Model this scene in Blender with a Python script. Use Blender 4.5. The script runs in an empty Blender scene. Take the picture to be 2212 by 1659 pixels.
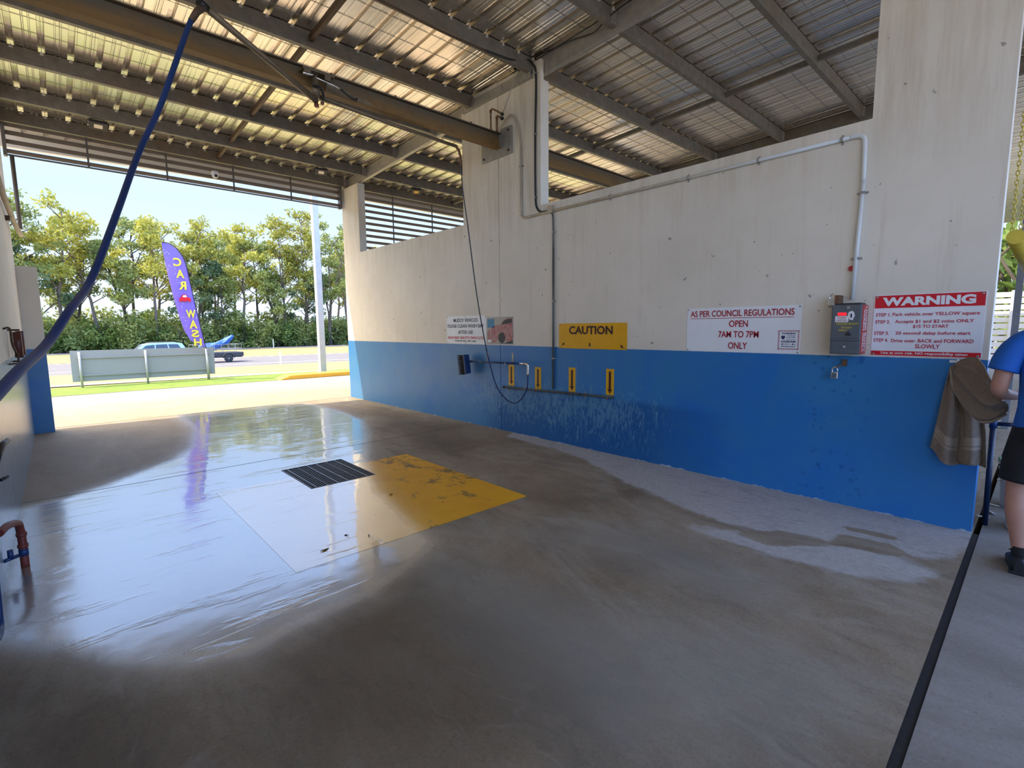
import bpy, math, random
import numpy as np
from mathutils import Vector, Matrix
random.seed(7)
SC = bpy.context.scene
COL = SC.collection
PI = math.pi
D = 4.732          # room-side face of the right wall
LW = -0.342        # room-side face of the left wall

# ------------------------------------------------------------------ helpers
def link(o, parent=None):
    COL.objects.link(o)
    if parent: o.parent = parent
    return o

def tag(o, label=None, cat=None, group=None, kind=None):
    if label: o['label'] = label
    if cat: o['category'] = cat
    if group: o['group'] = group
    if kind: o['kind'] = kind
    return o

def thing(name, label, cat, loc=(0, 0, 0), group=None):
    o = bpy.data.objects.new(name, None)
    o.empty_display_size = .1
    o.location = loc
    link(o)
    return tag(o, label, cat, group)

class MB:
    """collects shapes in world coordinates, builds ONE mesh object"""
    def __init__(s): s.v = []; s.f = []; s.sm = []
    def add(s, vs, fs, smooth=False):
        n = len(s.v); s.v += [tuple(v) for v in vs]
        s.f += [tuple(i + n for i in f) for f in fs]; s.sm += [smooth] * len(fs)
        return s
    def box(s, x0, x1, y0, y1, z0, z1, M=None):
        v = [(x, y, z) for z in (z0, z1) for y in (y0, y1) for x in (x0, x1)]
        if M is not None: v = [tuple(M @ Vector(p)) for p in v]
        return s.add(v, [(0, 2, 3, 1), (4, 5, 7, 6), (0, 1, 5, 4), (2, 6, 7, 3), (0, 4, 6, 2), (1, 3, 7, 5)])
    def tube(s, pts, r, n=10, caps=True, smooth=True):
        pts = [Vector(p) for p in pts]; m = len(pts)
        rs = r if isinstance(r, (list, tuple)) else [r] * m
        t0 = (pts[1] - pts[0]).normalized()
        up = Vector((0, 0, 1)) if abs(t0.z) < .9 else Vector((1, 0, 0))
        a = t0.cross(up).normalized(); vs = []
        for i, p in enumerate(pts):
            if i == 0: t = pts[1] - pts[0]
            elif i == m - 1: t = pts[-1] - pts[-2]
            else: t = (pts[i + 1] - p).normalized() + (p - pts[i - 1]).normalized()
            t = t.normalized()
            a = (a - t * a.dot(t)).normalized(); b = t.cross(a)
            for k in range(n):
                w = 2 * PI * k / n
                vs.append(p + (a * math.cos(w) + b * math.sin(w)) * rs[i])
        fs = [(i * n + k, i * n + (k + 1) % n, (i + 1) * n + (k + 1) % n, (i + 1) * n + k) for i in range(m - 1) for k in range(n)]
        s.add(vs, fs, smooth)
        if caps:
            k0 = len(s.v) - m * n
            s.f.append(tuple(k0 + k for k in reversed(range(n)))); s.sm.append(False)
            s.f.append(tuple(k0 + (m - 1) * n + k for k in range(n))); s.sm.append(False)
        return s
    def prism(s, poly, axis, a, b, smooth=False):
        """poly in the two other axes (in xyz order), extruded along axis from a to b"""
        def mk(p, c):
            p = list(p); p.insert(axis, c); return tuple(p)
        n = len(poly)
        vs = [mk(p, a) for p in poly] + [mk(p, b) for p in poly]
        fs = [tuple(range(n))[::-1], tuple(range(n, 2 * n))]
        s.add(vs, fs)
        k = len(s.v) - 2 * n
        for i in range(n):
            j = (i + 1) % n
            s.f.append((k + i, k + j, k + n + j, k + n + i)); s.sm.append(smooth)
        return s
    def lathe(s, prof, c, n=24, M=None, smooth=True):
        vs = []
        for r, z in prof:
            for k in range(n):
                w = 2 * PI * k / n
                p = Vector((r * math.cos(w), r * math.sin(w), z))
                if M is not None: p = M @ p
                vs.append(p + Vector(c))
        m = len(prof)
        fs = [(i * n + k, i * n + (k + 1) % n, (i + 1) * n + (k + 1) % n, (i + 1) * n + k) for i in range(m - 1) for k in range(n)]
        s.add(vs, fs, smooth)
        k0 = len(s.v) - m * n
        if prof[0][0] > 1e-4: s.f.append(tuple(k0 + k for k in reversed(range(n)))); s.sm.append(False)
        if prof[-1][0] > 1e-4: s.f.append(tuple(k0 + (m - 1) * n + k for k in range(n))); s.sm.append(False)
        return s
    def grid(s, fn, nu, nv, smooth=True):
        vs = [fn(i / nu, j / nv) for j in range(nv + 1) for i in range(nu + 1)]
        fs = [(j * (nu + 1) + i, j * (nu + 1) + i + 1, (j + 1) * (nu + 1) + i + 1, (j + 1) * (nu + 1) + i) for j in range(nv) for i in range(nu)]
        return s.add(vs, fs, smooth)
    def build(s, name, mat, parent=None, label=None, cat=None, group=None, kind=None, bevel=0, subsurf=0, solid=0, fix=True):
        me = bpy.data.meshes.new(name)
        off = Vector((0, 0, 0))
        p = parent
        while p is not None: off += p.location; p = p.parent
        loc = Vector((0, 0, 0))
        if parent is None and cat is not None:      # origin at the base of the thing
            A = np.array([tuple(v) for v in s.v]); loc = Vector(((A[:, 0].min() + A[:, 0].max()) / 2, (A[:, 1].min() + A[:, 1].max()) / 2, A[:, 2].min()))
            off = loc
        me.from_pydata([tuple(Vector(v) - off) for v in s.v], [], s.f)
        me.polygons.foreach_set('use_smooth', s.sm)
        me.update()
        if fix:
            import bmesh
            bm = bmesh.new(); bm.from_mesh(me); bmesh.ops.recalc_face_normals(bm, faces=bm.faces[:]); bm.to_mesh(me); bm.free()
        o = bpy.data.objects.new(name, me)
        o.location = loc
        if mat is not None:
            for q in (mat if isinstance(mat, (list, tuple)) else [mat]): me.materials.append(q)
        link(o, parent)
        if bevel:
            b = o.modifiers.new('bevel', 'BEVEL'); b.width = bevel; b.segments = 2; b.limit_method = 'ANGLE'; b.angle_limit = .7
        if solid:
            b = o.modifiers.new('solid', 'SOLIDIFY'); b.thickness = solid; b.offset = 0
        if subsurf:
            b = o.modifiers.new('sub', 'SUBSURF'); b.levels = subsurf; b.render_levels = subsurf
        return tag(o, label, cat, group, kind)

def children(o): return [c for c in COL.objects if c.parent == o]
def copy_tree(o, parent=None):
    c = o.copy(); COL.objects.link(c); c.parent = parent
    for ch in children(o): copy_tree(ch, c)
    return c

def smooth_pts(pts, n=8):
    """Catmull-Rom through pts"""
    P = [Vector(p) for p in pts]; P = [P[0] * 2 - P[1]] + P + [P[-1] * 2 - P[-2]]; out = []
    for i in range(1, len(P) - 2):
        for k in range(n):
            t = k / n; a, b, c, d = P[i - 1:i + 3]
            out.append(.5 * ((2 * b) + (c - a) * t + (2 * a - 5 * b + 4 * c - d) * t * t + (3 * b - a - 3 * c + d) * t ** 3))
    out.append(P[-2]); return out

# ------------------------------------------------------------------ materials
class NT:
    def __init__(s, name):
        s.m = bpy.data.materials.new(name); s.m.use_nodes = True
        s.t = s.m.node_tree; s.b = s.t.nodes['Principled BSDF']; s.x = -300
        s.co = s.new('ShaderNodeTexCoord').outputs['Object']
        g = s.new('ShaderNodeNewGeometry'); s.pos = g.outputs['Position']
    def new(s, ty, **k):
        n = s.t.nodes.new(ty)
        for a, v in k.items(): setattr(n, a, v)
        return n
    def L(s, a, b): s.t.links.new(a, b)
    def noise(s, scale, detail=4, rough=.6, vec=None, stretch=None, dist=0, out='Fac'):
        n = s.new('ShaderNodeTexNoise'); n.inputs['Scale'].default_value = scale
        n.inputs['Detail'].default_value = detail; n.inputs['Roughness'].default_value = rough
        n.inputs['Distortion'].default_value = dist
        v = vec or s.pos
        if stretch:
            mp = s.new('ShaderNodeMapping'); mp.inputs['Scale'].default_value = stretch; s.L(v, mp.inputs['Vector']); v = mp.outputs[0]
        s.L(v, n.inputs['Vector']); return n.outputs[out]
    def ramp(s, fac, stops):
        r = s.new('ShaderNodeValToRGB'); e = r.color_ramp.elements
        while len(e) < len(stops): e.new(.5)
        for i, (p, c) in enumerate(stops):
            e[i].position = p; e[i].color = (c if isinstance(c, (tuple, list)) else (c, c, c)) + (1,) if not (isinstance(c, (tuple, list)) and len(c) == 4) else c
        s.L(fac, r.inputs[0]); return r.outputs[0]
    def mix(s, f, a, b, mode='MIX'):
        n = s.new('ShaderNodeMix', data_type='RGBA', blend_type=mode)
        for sock, v in ((n.inputs['Factor'], f), (n.inputs['A'], a), (n.inputs['B'], b)):
            if hasattr(v, 'links'): s.L(v, sock)
            elif isinstance(v, (tuple, list)): sock.default_value = tuple(v) + (1,)
            else: sock.default_value = v
        return n.outputs['Result']
    def math(s, op, a, b=0, c=None, clamp=False):
        n = s.new('ShaderNodeMath', operation=op, use_clamp=clamp)
        for i, v in enumerate((a, b, c)):
            if v is None: continue
            if hasattr(v, 'links'): s.L(v, n.inputs[i])
            else: n.inputs[i].default_value = v
        return n.outputs[0]
    def step(s, v, a, b):
        n = s.new('ShaderNodeMapRange'); n.inputs[1].default_value = a; n.inputs[2].default_value = b
        s.L(v, n.inputs[0]); return n.outputs[0]
    def attr(s, name): return s.new('ShaderNodeAttribute', attribute_name=name).outputs['Fac']
    def set(s, k, v):
        if hasattr(v, 'links'): s.L(v, s.b.inputs[k])
        else: s.b.inputs[k].default_value = (tuple(v) + (1,)) if isinstance(v, (tuple, list)) else v
    def bump(s, h, strength=.3, dist=.01, coat=False):
        n = s.new('ShaderNodeBump'); n.inputs['Distance'].default_value = dist
        if hasattr(strength, 'links'): s.L(strength, n.inputs['Strength'])
        else: n.inputs['Strength'].default_value = strength
        s.L(h, n.inputs['Height']); s.L(n.outputs[0], s.b.inputs['Coat Normal' if coat else 'Normal'])

def mat(name, col, rough=.5, metal=0, var=.12, scale=8, bump=0, col2=None, emit=None, estr=1, alpha=1, trans=0, coat=0, stretch=None):
    n = NT(name)
    f = n.noise(scale, 5, .65, vec=n.co, stretch=stretch)
    c2 = col2 or tuple(max(0, c * (1 - 2.2 * var)) for c in col)
    n.set('Base Color', n.mix(n.step(f, .3, .75), col, c2))
    n.set('Roughness', rough); n.set('Metallic', metal)
    if bump: n.bump(n.noise(scale * 6, 4, .6, vec=n.co), bump, .005)
    if emit: n.set('Emission Color', emit); n.set('Emission Strength', estr)
    if alpha < 1: n.set('Alpha', alpha)
    if trans: n.set('Transmission Weight', trans)
    if coat: n.set('Coat Weight', coat); n.set('Coat Roughness', .1)
    return n.m

M = {}
M['black'] = mat('black_rubber', (.012, .012, .014), .45)
M['dark'] = mat('dark_plastic', (.03, .03, .032), .5)
M['hose_blue'] = mat('blue_hose', (.005, .032, .13), .5, var=.1)
M['hose_black'] = mat('black_hose', (.012, .02, .035), .35)
M['steel'] = mat('galvanised_steel', (.42, .40, .36), .5, .45, .15, 14)
M['chrome'] = mat('chrome', (.75, .74, .72), .18, 1, .05)
M['copper'] = mat('weathered_copper', (.30, .16, .09), .45, .6, .3, 30)
M['redpipe'] = mat('red_brown_pipe_paint', (.25, .045, .03), .45, 0, .3, 20)
M['white'] = mat('white_enamel', (.82, .83, .84), .35, var=.03)
M['signwhite'] = mat('sign_white', (.86, .88, .90), .3, var=.02)
M['red'] = mat('sign_red', (.70, .006, .02), .35, var=.05)
M['maroon'] = mat('sign_maroon', (.42, .012, .03), .4, var=.05)
M['pinkred'] = mat('sign_pink_red_letter', (.55, .03, .08), .4, var=.05)
M['signyellow'] = mat('sign_yellow', (.86, .44, .006), .35, var=.05)
M['darkbrown'] = mat('sign_dark_brown', (.05, .006, .008), .4, var=.05)
M['charcoal'] = mat('sign_charcoal_letter', (.07, .075, .09), .4, var=.05)
M['navy'] = mat('sign_navy_letter', (.03, .03, .12), .4, var=.05)
M['greysign'] = mat('sign_grey', (.42, .42, .41), .5, var=.05)
M['aqua'] = mat('poster_blue', (.03, .23, .42), .4, var=.05)
M['beigepipe'] = mat('dirty_pvc_pipe', (.56, .47, .34), .5, var=.2, scale=5)
M['whitepipe'] = mat('white_pvc_pipe', (.74, .77, .76), .4, var=.05, scale=3)
M['boxgrey'] = mat('coin_box_grey_paint', (.14, .16, .18), .4, .2, .12, 12)
M['boxred'] = mat('coin_box_red_panel', (.50, .05, .04), .45, var=.1)
M['led'] = mat('led_display', (.1, 0, 0), .3, emit=(1, .01, .02), estr=1.6)
M['yellowpaint'] = mat('yellow_steel_paint', (.72, .55, .06), .4, var=.1)
M['kerb'] = mat('yellow_kerb_paint', (.72, .42, .04), .6, var=.1)
M['skin'] = mat('skin', (.50, .25, .17), .5, var=.08, scale=14, bump=.1)
M['hair'] = mat('brown_hair', (.06, .035, .02), .6)
M['shirt'] = mat('royal_blue_shirt', (.006, .12, .52), .75, var=.1, scale=6, bump=.15)
M['shorts'] = mat('black_shorts', (.008, .008, .010), .8, var=.1, bump=.15)
M['shoe'] = mat('black_shoe', (.012, .012, .014), .55)
M['towel'] = mat('taupe_terry_towel', (.30, .235, .18), .95, var=.12, scale=40, bump=1.0)
M['towelband'] = mat('taupe_towel_band', (.36, .29, .225), .9, var=.06, scale=30)
M['bucket'] = mat('white_bucket_plastic', (.68, .72, .74), .35, var=.05)
M['green'] = mat('green_lid_ring', (.12, .42, .28), .4)
M['glass'] = mat('dark_car_glass', (.04, .06, .08), .08, 0, .1)
M['carpaint'] = mat('silver_blue_car_paint', (.42, .52, .62), .25, .5, .04)
M['tarp'] = mat('blue_tarp', (.03, .16, .55), .5, var=.4, scale=3)
M['tyre'] = mat('tyre_rubber', (.03, .03, .032), .8)
M['panelback'] = mat('grey_sign_back', (.30, .31, .29), .5, .1, .03, 2)
M['pole'] = mat('galvanised_pole', (.50, .50, .47), .5, .3, .08, 4)
M['lens'] = mat('floodlight_lens', (.85, .75, .55), .3, var=.03)
M['lensyellow'] = mat('yellow_floodlight_lens', (.9, .5, .03), .3, var=.03)
M['leaf_litter'] = mat('fallen_leaf', (.06, .03, .015), .6)
M['trunk'] = mat('gum_tree_bark', (.24, .19, .15), .9, var=.25, scale=2, stretch=(1, 1, .3))
M['trunkdark'] = mat('dark_tree_bark', (.09, .07, .055), .9, var=.25, scale=2)
M['aluminium'] = mat('louvre_aluminium', (.14, .125, .115), .45, .3, .08)
M['lawn'] = mat('green_lawn', (.17, .26, .03), .95, var=.25, scale=3, bump=1.0)
M['drygrass'] = mat('dry_grass', (.30, .235, .11), .95, var=.18, scale=1.2, bump=.6, col2=(.20, .20, .07))
M['asphalt'] = mat('asphalt_road', (.15, .145, .16), .9, var=.1, scale=1)
M['path'] = mat('pale_footpath', (.42, .37, .29), .9, var=.1)
M['whiteline'] = mat('white_line_paint', (.8, .8, .78), .7, var=.05)
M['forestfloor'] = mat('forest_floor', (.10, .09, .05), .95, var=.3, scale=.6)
M['rubber'] = mat('joint_rubber', (.025, .023, .024), .55, var=.3, scale=20, bump=.5)

def galv_mat():
    n = NT('roof_zincalume')
    f = n.noise(1.2, 3, .6, stretch=(6, .6, 1))
    n.set('Base Color', n.mix(n.step(f, .3, .7), (.86, .80, .70), (.74, .68, .60)))
    n.set('Metallic', 1.0); n.set('Roughness', n.math('MULTIPLY_ADD', f, .14, .19))
    return n.m
M['roof'] = galv_mat()
def purlin_mat():
    n = NT('weathered_purlin_steel')
    f = n.noise(9, 6, .7); g = n.noise(1.3, 3, .6)
    c = n.mix(n.step(f, .35, .7), (.22, .20, .165), (.13, .12, .10))
    c = n.mix(n.step(g, .5, .8), c, (.20, .13, .07))
    n.set('Base Color', c); n.set('Roughness', .5); n.set('Metallic', .25)
    return n.m
M['purlin'] = purlin_mat()
def rust_mat():
    n = NT('rust_stained_beam')
    sx = n.new('ShaderNodeSeparateXYZ'); n.L(n.pos, sx.inputs[0])
    f = n.noise(3, 6, .7, stretch=(.6, 2, 4)); k = n.noise(40, 3, .7)
    z = n.math('ADD', n.math('MULTIPLY', sx.outputs[2], -5), n.math('MULTIPLY', f, 1.3))
    c = n.mix(n.step(z, -19.9, -19.3), (.11, .085, .05), (.21, .115, .03))
    c = n.mix(n.step(n.noise(1.7, 5, .7), .52, .7), c, (.12, .055, .02))
    c = n.mix(n.step(k, .6, .8), c, (.10, .08, .05))
    n.set('Base Color', c); n.set('Roughness', .6); n.set('Metallic', .15)
    return n.m
M['rust'] = rust_mat()
M['rustred'] = mat('rusty_steel', (.12, .07, .04), .6, .2, .25, 20)
M['boom'] = mat('weathered_boom_tube', (.24, .18, .11), .45, .35, .2, 8)

def wall_mat(name='painted_wall', stains=True, faded_sheen=False):
    n = NT(name)
    sx = n.new('ShaderNodeSeparateXYZ'); n.L(n.pos, sx.inputs[0]); X, Y, Z = sx.outputs
    edge = n.noise(30, 2, .5)
    zz = n.math('ADD', Z, n.math('MULTIPLY_ADD', edge, .006, -.003))
    isblue = n.step(zz, 1.2495, 1.2465)
    # cream with faint grime and drips
    g = n.noise(1.1, 5, .65); drip = n.noise(5, 5, .7, stretch=(1, 2.2, .18))
    cream = n.mix(n.step(g, .35, .75), (.80, .745, .64), (.70, .645, .54))
    cream = n.mix(n.math('MULTIPLY', n.step(drip, .55, .8), .45), cream, (.52, .42, .30))
    topgrime = n.math('MULTIPLY', n.step(Z, 2.55, 3.1), n.step(n.noise(3, 4, .7, stretch=(1, 3, .25)), .38, .7))
    cream = n.mix(n.math('MULTIPLY', topgrime, .5), cream, (.50, .39, .26))
    spots = n.step(n.noise(14, 2, .4), .735, .76)
    cream = n.mix(n.math('MULTIPLY', spots, .6), cream, (.12, .11, .11))
    # blue in two mottled tones, paler towards the road end
    h = n.noise(.75, 4, .6, dist=.6)
    blue = n.mix(n.step(h, .36, .62), (.006, .15, .52), (.03, .20, .46))
    far_pale = n.mix(n.step(Y, 3.0, 6.5), (0, 0, 0), (.8, .8, .8))
    blue = n.mix(n.math('MULTIPLY', far_pale, n.step(n.noise(1.6, 5, .65), .25, .6)), blue, (.07, .22, .44))
    if faded_sheen:
        wing = n.step(Y, 10.03, 10.02)
        blue = n.mix(n.math('MULTIPLY', wing, .9), blue, n.mix(n.step(n.noise(3, 4, .7, stretch=(1, 2, .3)), .3, .7), (.15, .21, .26), (.26, .29, .29)))  # fading plus the wall's grey gloss reflections, put into the blue's colour
    if stains:
        # wet, peeled zone below the nozzle rail
        zone = n.math('MULTIPLY', n.step(Z, .68, .62), n.math('MULTIPLY', n.step(Y, 5.9, 5.3), n.step(Y, 1.9, 3.0)))
        blue = n.mix(n.math('MULTIPLY', zone, .85), blue, (.003, .09, .27))
        pe = n.noise(20, 4, .75, stretch=(1, 1.2, .32), dist=1.4)
        ub = n.math('MULTIPLY', n.step(Z, .05, .42), n.step(Z, .86, .60))
        ub = n.math('MULTIPLY', ub, n.math('MULTIPLY', n.step(Y, 6.5, 5.6), n.step(Y, 2.6, 3.4)))
        peel = n.math('MULTIPLY', n.step(n.math('ADD', pe, n.math('MULTIPLY', ub, .16)), .60, .66), n.math('GREATER_THAN', ub, .02))
        blue = n.mix(n.math('MULTIPLY', peel, .6), blue, (.13, .32, .48))
        runs = n.step(n.noise(7, 3, .6, stretch=(1, 2.4, .1)), .62, .72)
        runz = n.math('MULTIPLY', n.math('MULTIPLY', n.step(Y, 5.2, 4.9), n.step(Y, 3.2, 3.5)), n.step(Z, .7, .95))
        blue = n.mix(n.math('MULTIPLY', n.math('MULTIPLY', runs, runz), .5), blue, (.28, .38, .44))
        sp = n.new('ShaderNodeTexVoronoi'); sp.inputs['Scale'].default_value = 16; n.L(n.pos, sp.inputs[0])
        dots = n.math('MULTIPLY', n.step(sp.outputs['Distance'], .34, .28), n.math('MULTIPLY', n.step(Y, 1.45, 1.30), n.step(Y, .85, 1.0)))
        dots = n.math('MULTIPLY', dots, n.step(n.noise(5, 2, .5), .50, .56))
        blue = n.mix(n.math('MULTIPLY', dots, .6), blue, (.004, .09, .30))
    base = n.step(n.math('ADD', Z, n.math('MULTIPLY', n.noise(5, 5, .75), -.11)), -.052, -.062)
    blue = n.mix(base, blue, (.45, .52, .58))
    n.set('Base Color', n.mix(isblue, cream, blue))
    n.set('Roughness', n.math('MULTIPLY_ADD', isblue, -.30 if faded_sheen else -.17, .55))
    n.bump(n.noise(60, 3, .6), .12, .004)
    return n.m
M['wall'] = wall_mat()

def concrete(name, c1, c2, c3, wetattr=False, paint=False, rough=.75):
    n = NT(name)
    big = n.noise(.9, 5, .65, stretch=(1, 1, 1), dist=.5)
    swirl = n.noise(1.5, 6, .7, stretch=(1.1, .45, 1), dist=1.5)
    fine = n.noise(55, 4, .75)
    c = n.mix(n.step(big, .3, .7), c1, c2)
    c = n.mix(n.math('MULTIPLY', n.step(swirl, .45, .75), .8), c, c3)
    c = n.mix(n.math('MULTIPLY', n.step(fine, .56, .74), .55), c, (.035, .032, .028))
    c = n.mix(n.math('MULTIPLY', n.step(fine, .44, .28), .35), c, (.5, .47, .42))
    if paint:
        y = n.mix(n.step(n.noise(2.2, 4, .6), .3, .7), (.90, .46, .006), (.80, .36, .008))
        wear = n.noise(3.6, 7, .8, stretch=(1, .6, 1), dist=.3)
        sx = n.new('ShaderNodeSeparateXYZ'); n.L(n.pos, sx.inputs[0])
        gt = n.math('MULTIPLY', n.step(sx.outputs[0], 2.2, 2.75), n.step(sx.outputs[1], 3.1, 3.9))
        w = n.step(n.math('ADD', wear, n.math('MULTIPLY', gt, .10)), .60, .68)
        y = n.mix(n.math('MULTIPLY', w, .85), y, (.10, .085, .05))
        tl = n.math('MULTIPLY', n.step(sx.outputs[0], 1.75, 1.0), 1)
        y = n.mix(n.math('MULTIPLY', tl, .35), y, (.72, .60, .30))  # left side paled: sky reflection put into the paint colour
        c = y
    if name.startswith('driveway'):
        sy_ = n.new('ShaderNodeSeparateXYZ'); n.L(n.pos, sy_.inputs[0])
        zone = n.math('MULTIPLY', n.step(sy_.outputs[1], 13.8, 12.0), 1)
        stk = n.step(n.noise(5, 5, .75, stretch=(.35, 2.2, 1), dist=1.2), .50, .60)
        c = n.mix(n.math('MULTIPLY', n.math('MULTIPLY', stk, zone), .6), c, (.22, .15, .09))
        far = n.step(sy_.outputs[1], 13.0, 13.6)
        c = n.mix(n.math('MULTIPLY', far, .45), c, (.30, .255, .22))
    n.set('Roughness', rough)
    if wetattr:
        nz = n.math('MULTIPLY_ADD', n.noise(6, 5, .7, stretch=(1, .5, 1), dist=.8), .5, -.25)
        if not paint:
            pale = n.step(n.math('ADD', n.attr('pale'), nz), .42, .56)
            c = n.mix(n.math('MULTIPLY', pale, .8), c, n.mix(n.step(n.noise(25, 4, .7), .3, .7), (.60, .57, .53), (.44, .42, .39)))
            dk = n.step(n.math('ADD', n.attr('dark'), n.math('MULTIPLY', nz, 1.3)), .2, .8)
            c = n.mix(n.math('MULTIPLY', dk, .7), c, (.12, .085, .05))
            c = n.mix(n.math('MULTIPLY', n.step(n.noise(7, 5, .75, stretch=(1, .4, 1), dist=1), .52, .75), .45), c, (.09, .075, .055))
            c = n.mix(n.math('MULTIPLY', n.step(n.noise(130, 2, .6), .60, .72), .6), c, (.03, .028, .024))
            lines = n.step(n.math('ABSOLUTE', n.math('SUBTRACT', n.noise(1.1, 3, .6, stretch=(1, .45, 1), dist=1.2), .5)), .012, .0)
            c = n.mix(n.math('MULTIPLY', lines, n.math('MULTIPLY', n.step(n.noise(3, 3, .6), .5, .65), .16)), c, (.5, .46, .40))
            gb = n.step(n.math('ADD', n.attr('grey'), nz), .2, .9)
            c = n.mix(n.math('MULTIPLY', gb, .5), c, (.30, .29, .25))
        wet = n.step(n.math('ADD', n.attr('wet'), n.math('MULTIPLY', nz, .55)), .28, .62)
        dry = n.step(n.math('ADD', n.attr('dry'), n.math('MULTIPLY', nz, .3)), .35, .6)
        damp = n.math('SUBTRACT', 1, n.attr('pale'), clamp=True)
        filmw = n.step(n.math('ADD', n.attr('wet'), n.math('MULTIPLY', nz, .35)), .02, .5)
        if not paint:
            c = n.mix(n.math('MULTIPLY', dry, .45), c, (.34, .28, .21))
            c = n.mix(n.math('MULTIPLY', wet, .25), c, (.12, .115, .11))
        n.set('Base Color', c)
        n.set('Roughness', n.math('MULTIPLY_ADD', wet, -.42, n.math('MULTIPLY_ADD', damp, -.12, .75)))
        # film of water: a clear coat that is smooth in the wet area, satin where merely damp
        film = n.math('MAXIMUM', wet, n.math('MULTIPLY', damp, n.math('MULTIPLY_ADD', filmw, .34, .05)))
        n.set('Coat Weight', film)
        pool = n.step(n.math('ADD', n.attr('pool'), nz), .3, .7)
        rr = n.math('ADD', n.math('MULTIPLY_ADD', wet, -.25, .38), n.math('MULTIPLY', pool, -.09))
        n.set('Coat Roughness', rr); n.set('Coat IOR', 2.9); n.set('Specular IOR Level', n.math('MULTIPLY_ADD', wet, .5, .3)); n.set('IOR', n.math('MULTIPLY_ADD', wet, .5, 1.45))
        rip = n.noise(16, 4, .65, stretch=(1, 1, 1)); bands = n.noise(2.2, 3, .6, stretch=(.35, 2.3, 1), dist=.6)
        band = n.step(bands, .55, .66)
        rh = n.math('ADD', n.math('MULTIPLY', n.noise(2.5, 2, .5), 1.0), n.math('MULTIPLY', rip, n.math('MULTIPLY_ADD', band, .7, .05)))
        n.bump(rh, .36, .01, coat=True)
        n.bump(n.noise(70, 3, .7), .25, .003)
    else:
        n.set('Base Color', c); n.bump(n.noise(60, 3, .7), .3, .003)
    return n.m
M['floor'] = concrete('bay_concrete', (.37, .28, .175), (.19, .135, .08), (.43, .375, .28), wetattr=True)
M['floorpaint'] = concrete('yellow_floor_paint', (.155, .135, .105), (.115, .098, .075), (.2, .2, .2), wetattr=True, paint=True)
M['apron'] = concrete('driveway_concrete', (.40, .32, .22), (.31, .245, .175), (.44, .345, .235))
M['walk'] = concrete('walkway_concrete', (.31, .27, .22), (.21, .185, .15), (.38, .35, .30))

# ------------------------------------------------------------------ text
def text_mesh(body, bold=0, shear=0):
    cu = bpy.data.curves.new('txt', 'FONT'); cu.body = body; cu.size = 1
    cu.offset = bold; cu.extrude = .004; cu.shear = shear; cu.resolution_u = 3
    o = bpy.data.objects.new('txt', cu); COL.objects.link(o)
    dg = bpy.context.evaluated_depsgraph_get(); dg.update()
    me = bpy.data.meshes.new_from_object(o.evaluated_get(dg))
    bpy.data.objects.remove(o); bpy.data.curves.remove(cu)
    v = np.empty(len(me.vertices) * 3); me.vertices.foreach_get('co', v); v = v.reshape(-1, 3)
    F = [tuple(p.vertices) for p in me.polygons]; bpy.data.meshes.remove(me)
    return v, F

def lettering(body, c, ux, uy, w, h, material, parent, bold=0, name='lettering', label=None, depth=.001, halign=0, rot=0):
    """text fitted in a w x h box centred on c (or left/right aligned), ux right, uy up"""
    v, F = text_mesh(body, bold)
    mn = v.min(0); mx = v.max(0); s = mx - mn
    x = (v[:, 0] - mn[0]) / s[0] - .5 + halign * .5; y = (v[:, 1] - mn[1]) / s[1] - .5; z = (v[:, 2] - mn[2]) / s[2]
    ux = Vector(ux); uy = Vector(uy); nz = ux.cross(uy)
    c = Vector(c)
    P = [c + ux * (a * w) + uy * (b * h) + nz * (d * depth) for a, b, d in zip(x, y, z)]
    m = MB(); m.add(P, F)
    return m.build(name, material, parent, label=label, fix=False)

WX = (0, -1, 0); WY = (0, 0, 1)      # reading directions on the right wall
def wtext(body, y, z, w, h, m, parent, x=D - .006, **k):
    return lettering(body, (x, y, z), WX, WY, w, h, m, parent, **k)

def slab(y0, y1, z0, z1, x=D, t=.004):       # flat plate on the right wall
    return MB().box(x - t, x, min(y0, y1), max(y0, y1), z0, z1)

def screw_heads(parent, pts, x, r=.008):
    for (y, z) in pts:
        MB().lathe([(r, 0), (r, .003), (r * .5, .005)], (0, 0, 0), 10, M=Matrix.Translation((x, y, z)) @ Matrix.Rotation(-PI / 2, 4, 'Y')).build('screw', M['steel'], parent)

# ------------------------------------------------------------------ floor, walls
def sdist(P, poly):
    """signed distance of points P (n,2) to polygon (positive inside)"""
    poly = np.array(poly, float); n = len(poly)
    d = np.full(len(P), 1e9); ins = np.zeros(len(P), bool)
    for i in range(n):
        a = poly[i]; b = poly[(i + 1) % n]; e = b - a; w = P - a
        t = np.clip((w @ e) / (e @ e + 1e-12), 0, 1); q = w - t[:, None] * e
        d = np.minimum(d, np.hypot(q[:, 0], q[:, 1]))
        c = ((a[1] <= P[:, 1]) & (b[1] > P[:, 1])) | ((b[1] <= P[:, 1]) & (a[1] > P[:, 1]))
        xi = a[0] + (P[:, 1] - a[1]) / (b[1] - a[1] + 1e-12) * (b[0] - a[0])
        ins ^= c & (P[:, 0] < xi)
    return np.where(ins, d, -d)

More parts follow.
